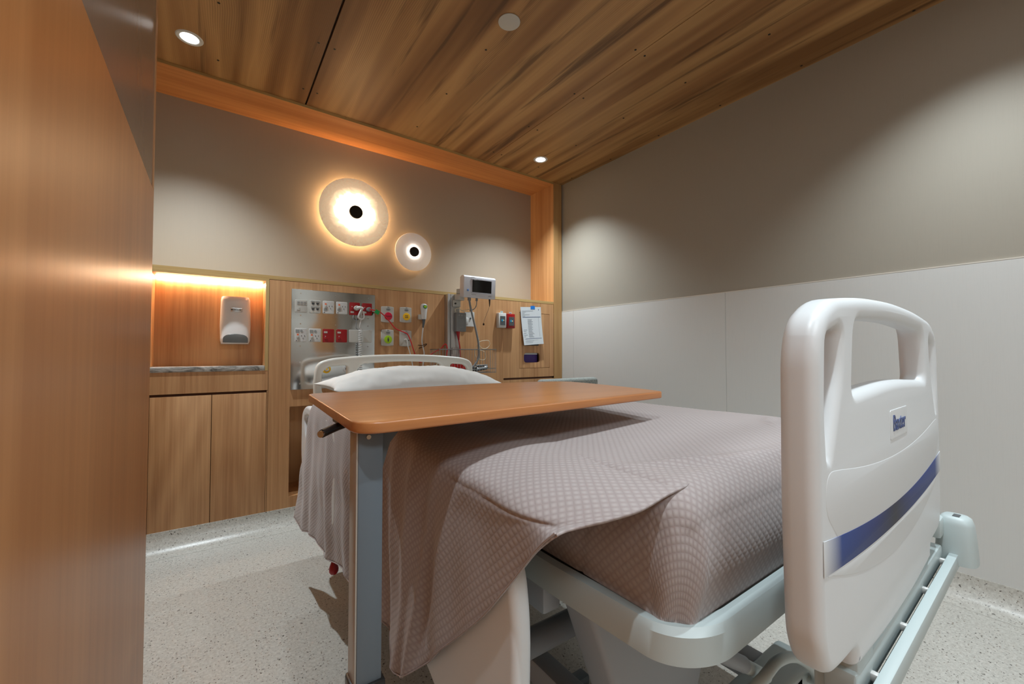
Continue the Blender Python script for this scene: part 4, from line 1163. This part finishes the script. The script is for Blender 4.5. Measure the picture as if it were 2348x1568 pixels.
dp = uvmesh('side_drape', g, uv, WAFFLE, bl)
sm = dp.modifiers.new('thickness', 'SOLIDIFY'); sm.thickness = .004; sm.offset = -1
# stitched hem
hem = [g[j][NI] + Vector((-.001, 0, .001)) for j in range(0, NJ, 3)]
tubo('hem', hem, .0016, mat('hem_cloth', srgb(170, 158, 156), .9), bl, smooth=False, n=6)

# ================================================================== overbed table
tb = thing('overbed_table', (.21, .72, 0), 'overbed table with beech top and slate grey column across the bed', 'table')
out = roundpoly([(.179, .662, .055), (.62, .688, .2), (1.048, .722, .018), (1.085, .86, .1), (1.112, 1.05, .1), (1.112, 1.205, .05), (.96, 1.262, .12), (.70, 1.280, .2), (.46, 1.268, .2), (.205, 1.240, .03), (.192, .95, .1)], 8)
plate('tabletop', [out], .019, .0035, TABLEWOOD, tb, (0, 0, .9805), ax=(1, 0, 0), ay=(0, 1, 0), bres=3, angle=50)
boxo('column', .1925, .2330, .700, .7405, .56, .9705, COLUMN, tb, bev=.0015)
boxo('column_edge', .1895, .1925, .701, .7395, .56, .9705, COLUMN_E, tb, bev=.0005)
bm = NB(); rings(bm, [[Vector((x, y, z)) for x, z in ((.2335, .9705), (.272, .9705), (.250, .945), (.2335, .89))] for y in (.715, .735)]); obj('gusset', bm, DGREY, tb)
boxo('top_bracket', .20, .75, .84, .92, .958, .9705, DGREY, tb, bev=.002)
cylo('screw', (.2085, .6975, .9615), (.2085, .7005, .9615), .0038, CHROME, tb, n=14)
boxo('collar', .186, .239, .694, .747, .528, .562, BLACK, tb, bev=.004)
boxo('lower_column', .189, .236, .697, .744, .09, .53, COLUMN, tb, bev=.002)
bm = NB(); tube(bm, [(.157, .800, .957), (.20, .845, .961), (.27, .90, .964)], .0075, n=14)
obj('height_lever', bm, BLACK, tb)
cylo('lever_cap', (.1535, .7965, .9565), (.158, .801, .957), .0062, CHROME, tb, n=14)
boxo('base_beam', .185, .240, .45, 1.00, .055, .09, COLUMN, tb, bev=.006)
for y in (.46, .95): boxo('base_leg', .20, .98, y, y + .04, .055, .085, COLUMN, tb, bev=.006)
for x, y in ((.22, .48), (.22, .97), (.95, .48), (.95, .97)):
    c_ = cylo('caster', (x - .012, y, .026), (x + .012, y, .026), .026, RUBBER, tb, n=24, round_=.004)
    cylo('stem', (x, y, .03), (x, y, .06), .006, CHROME, c_, n=10)
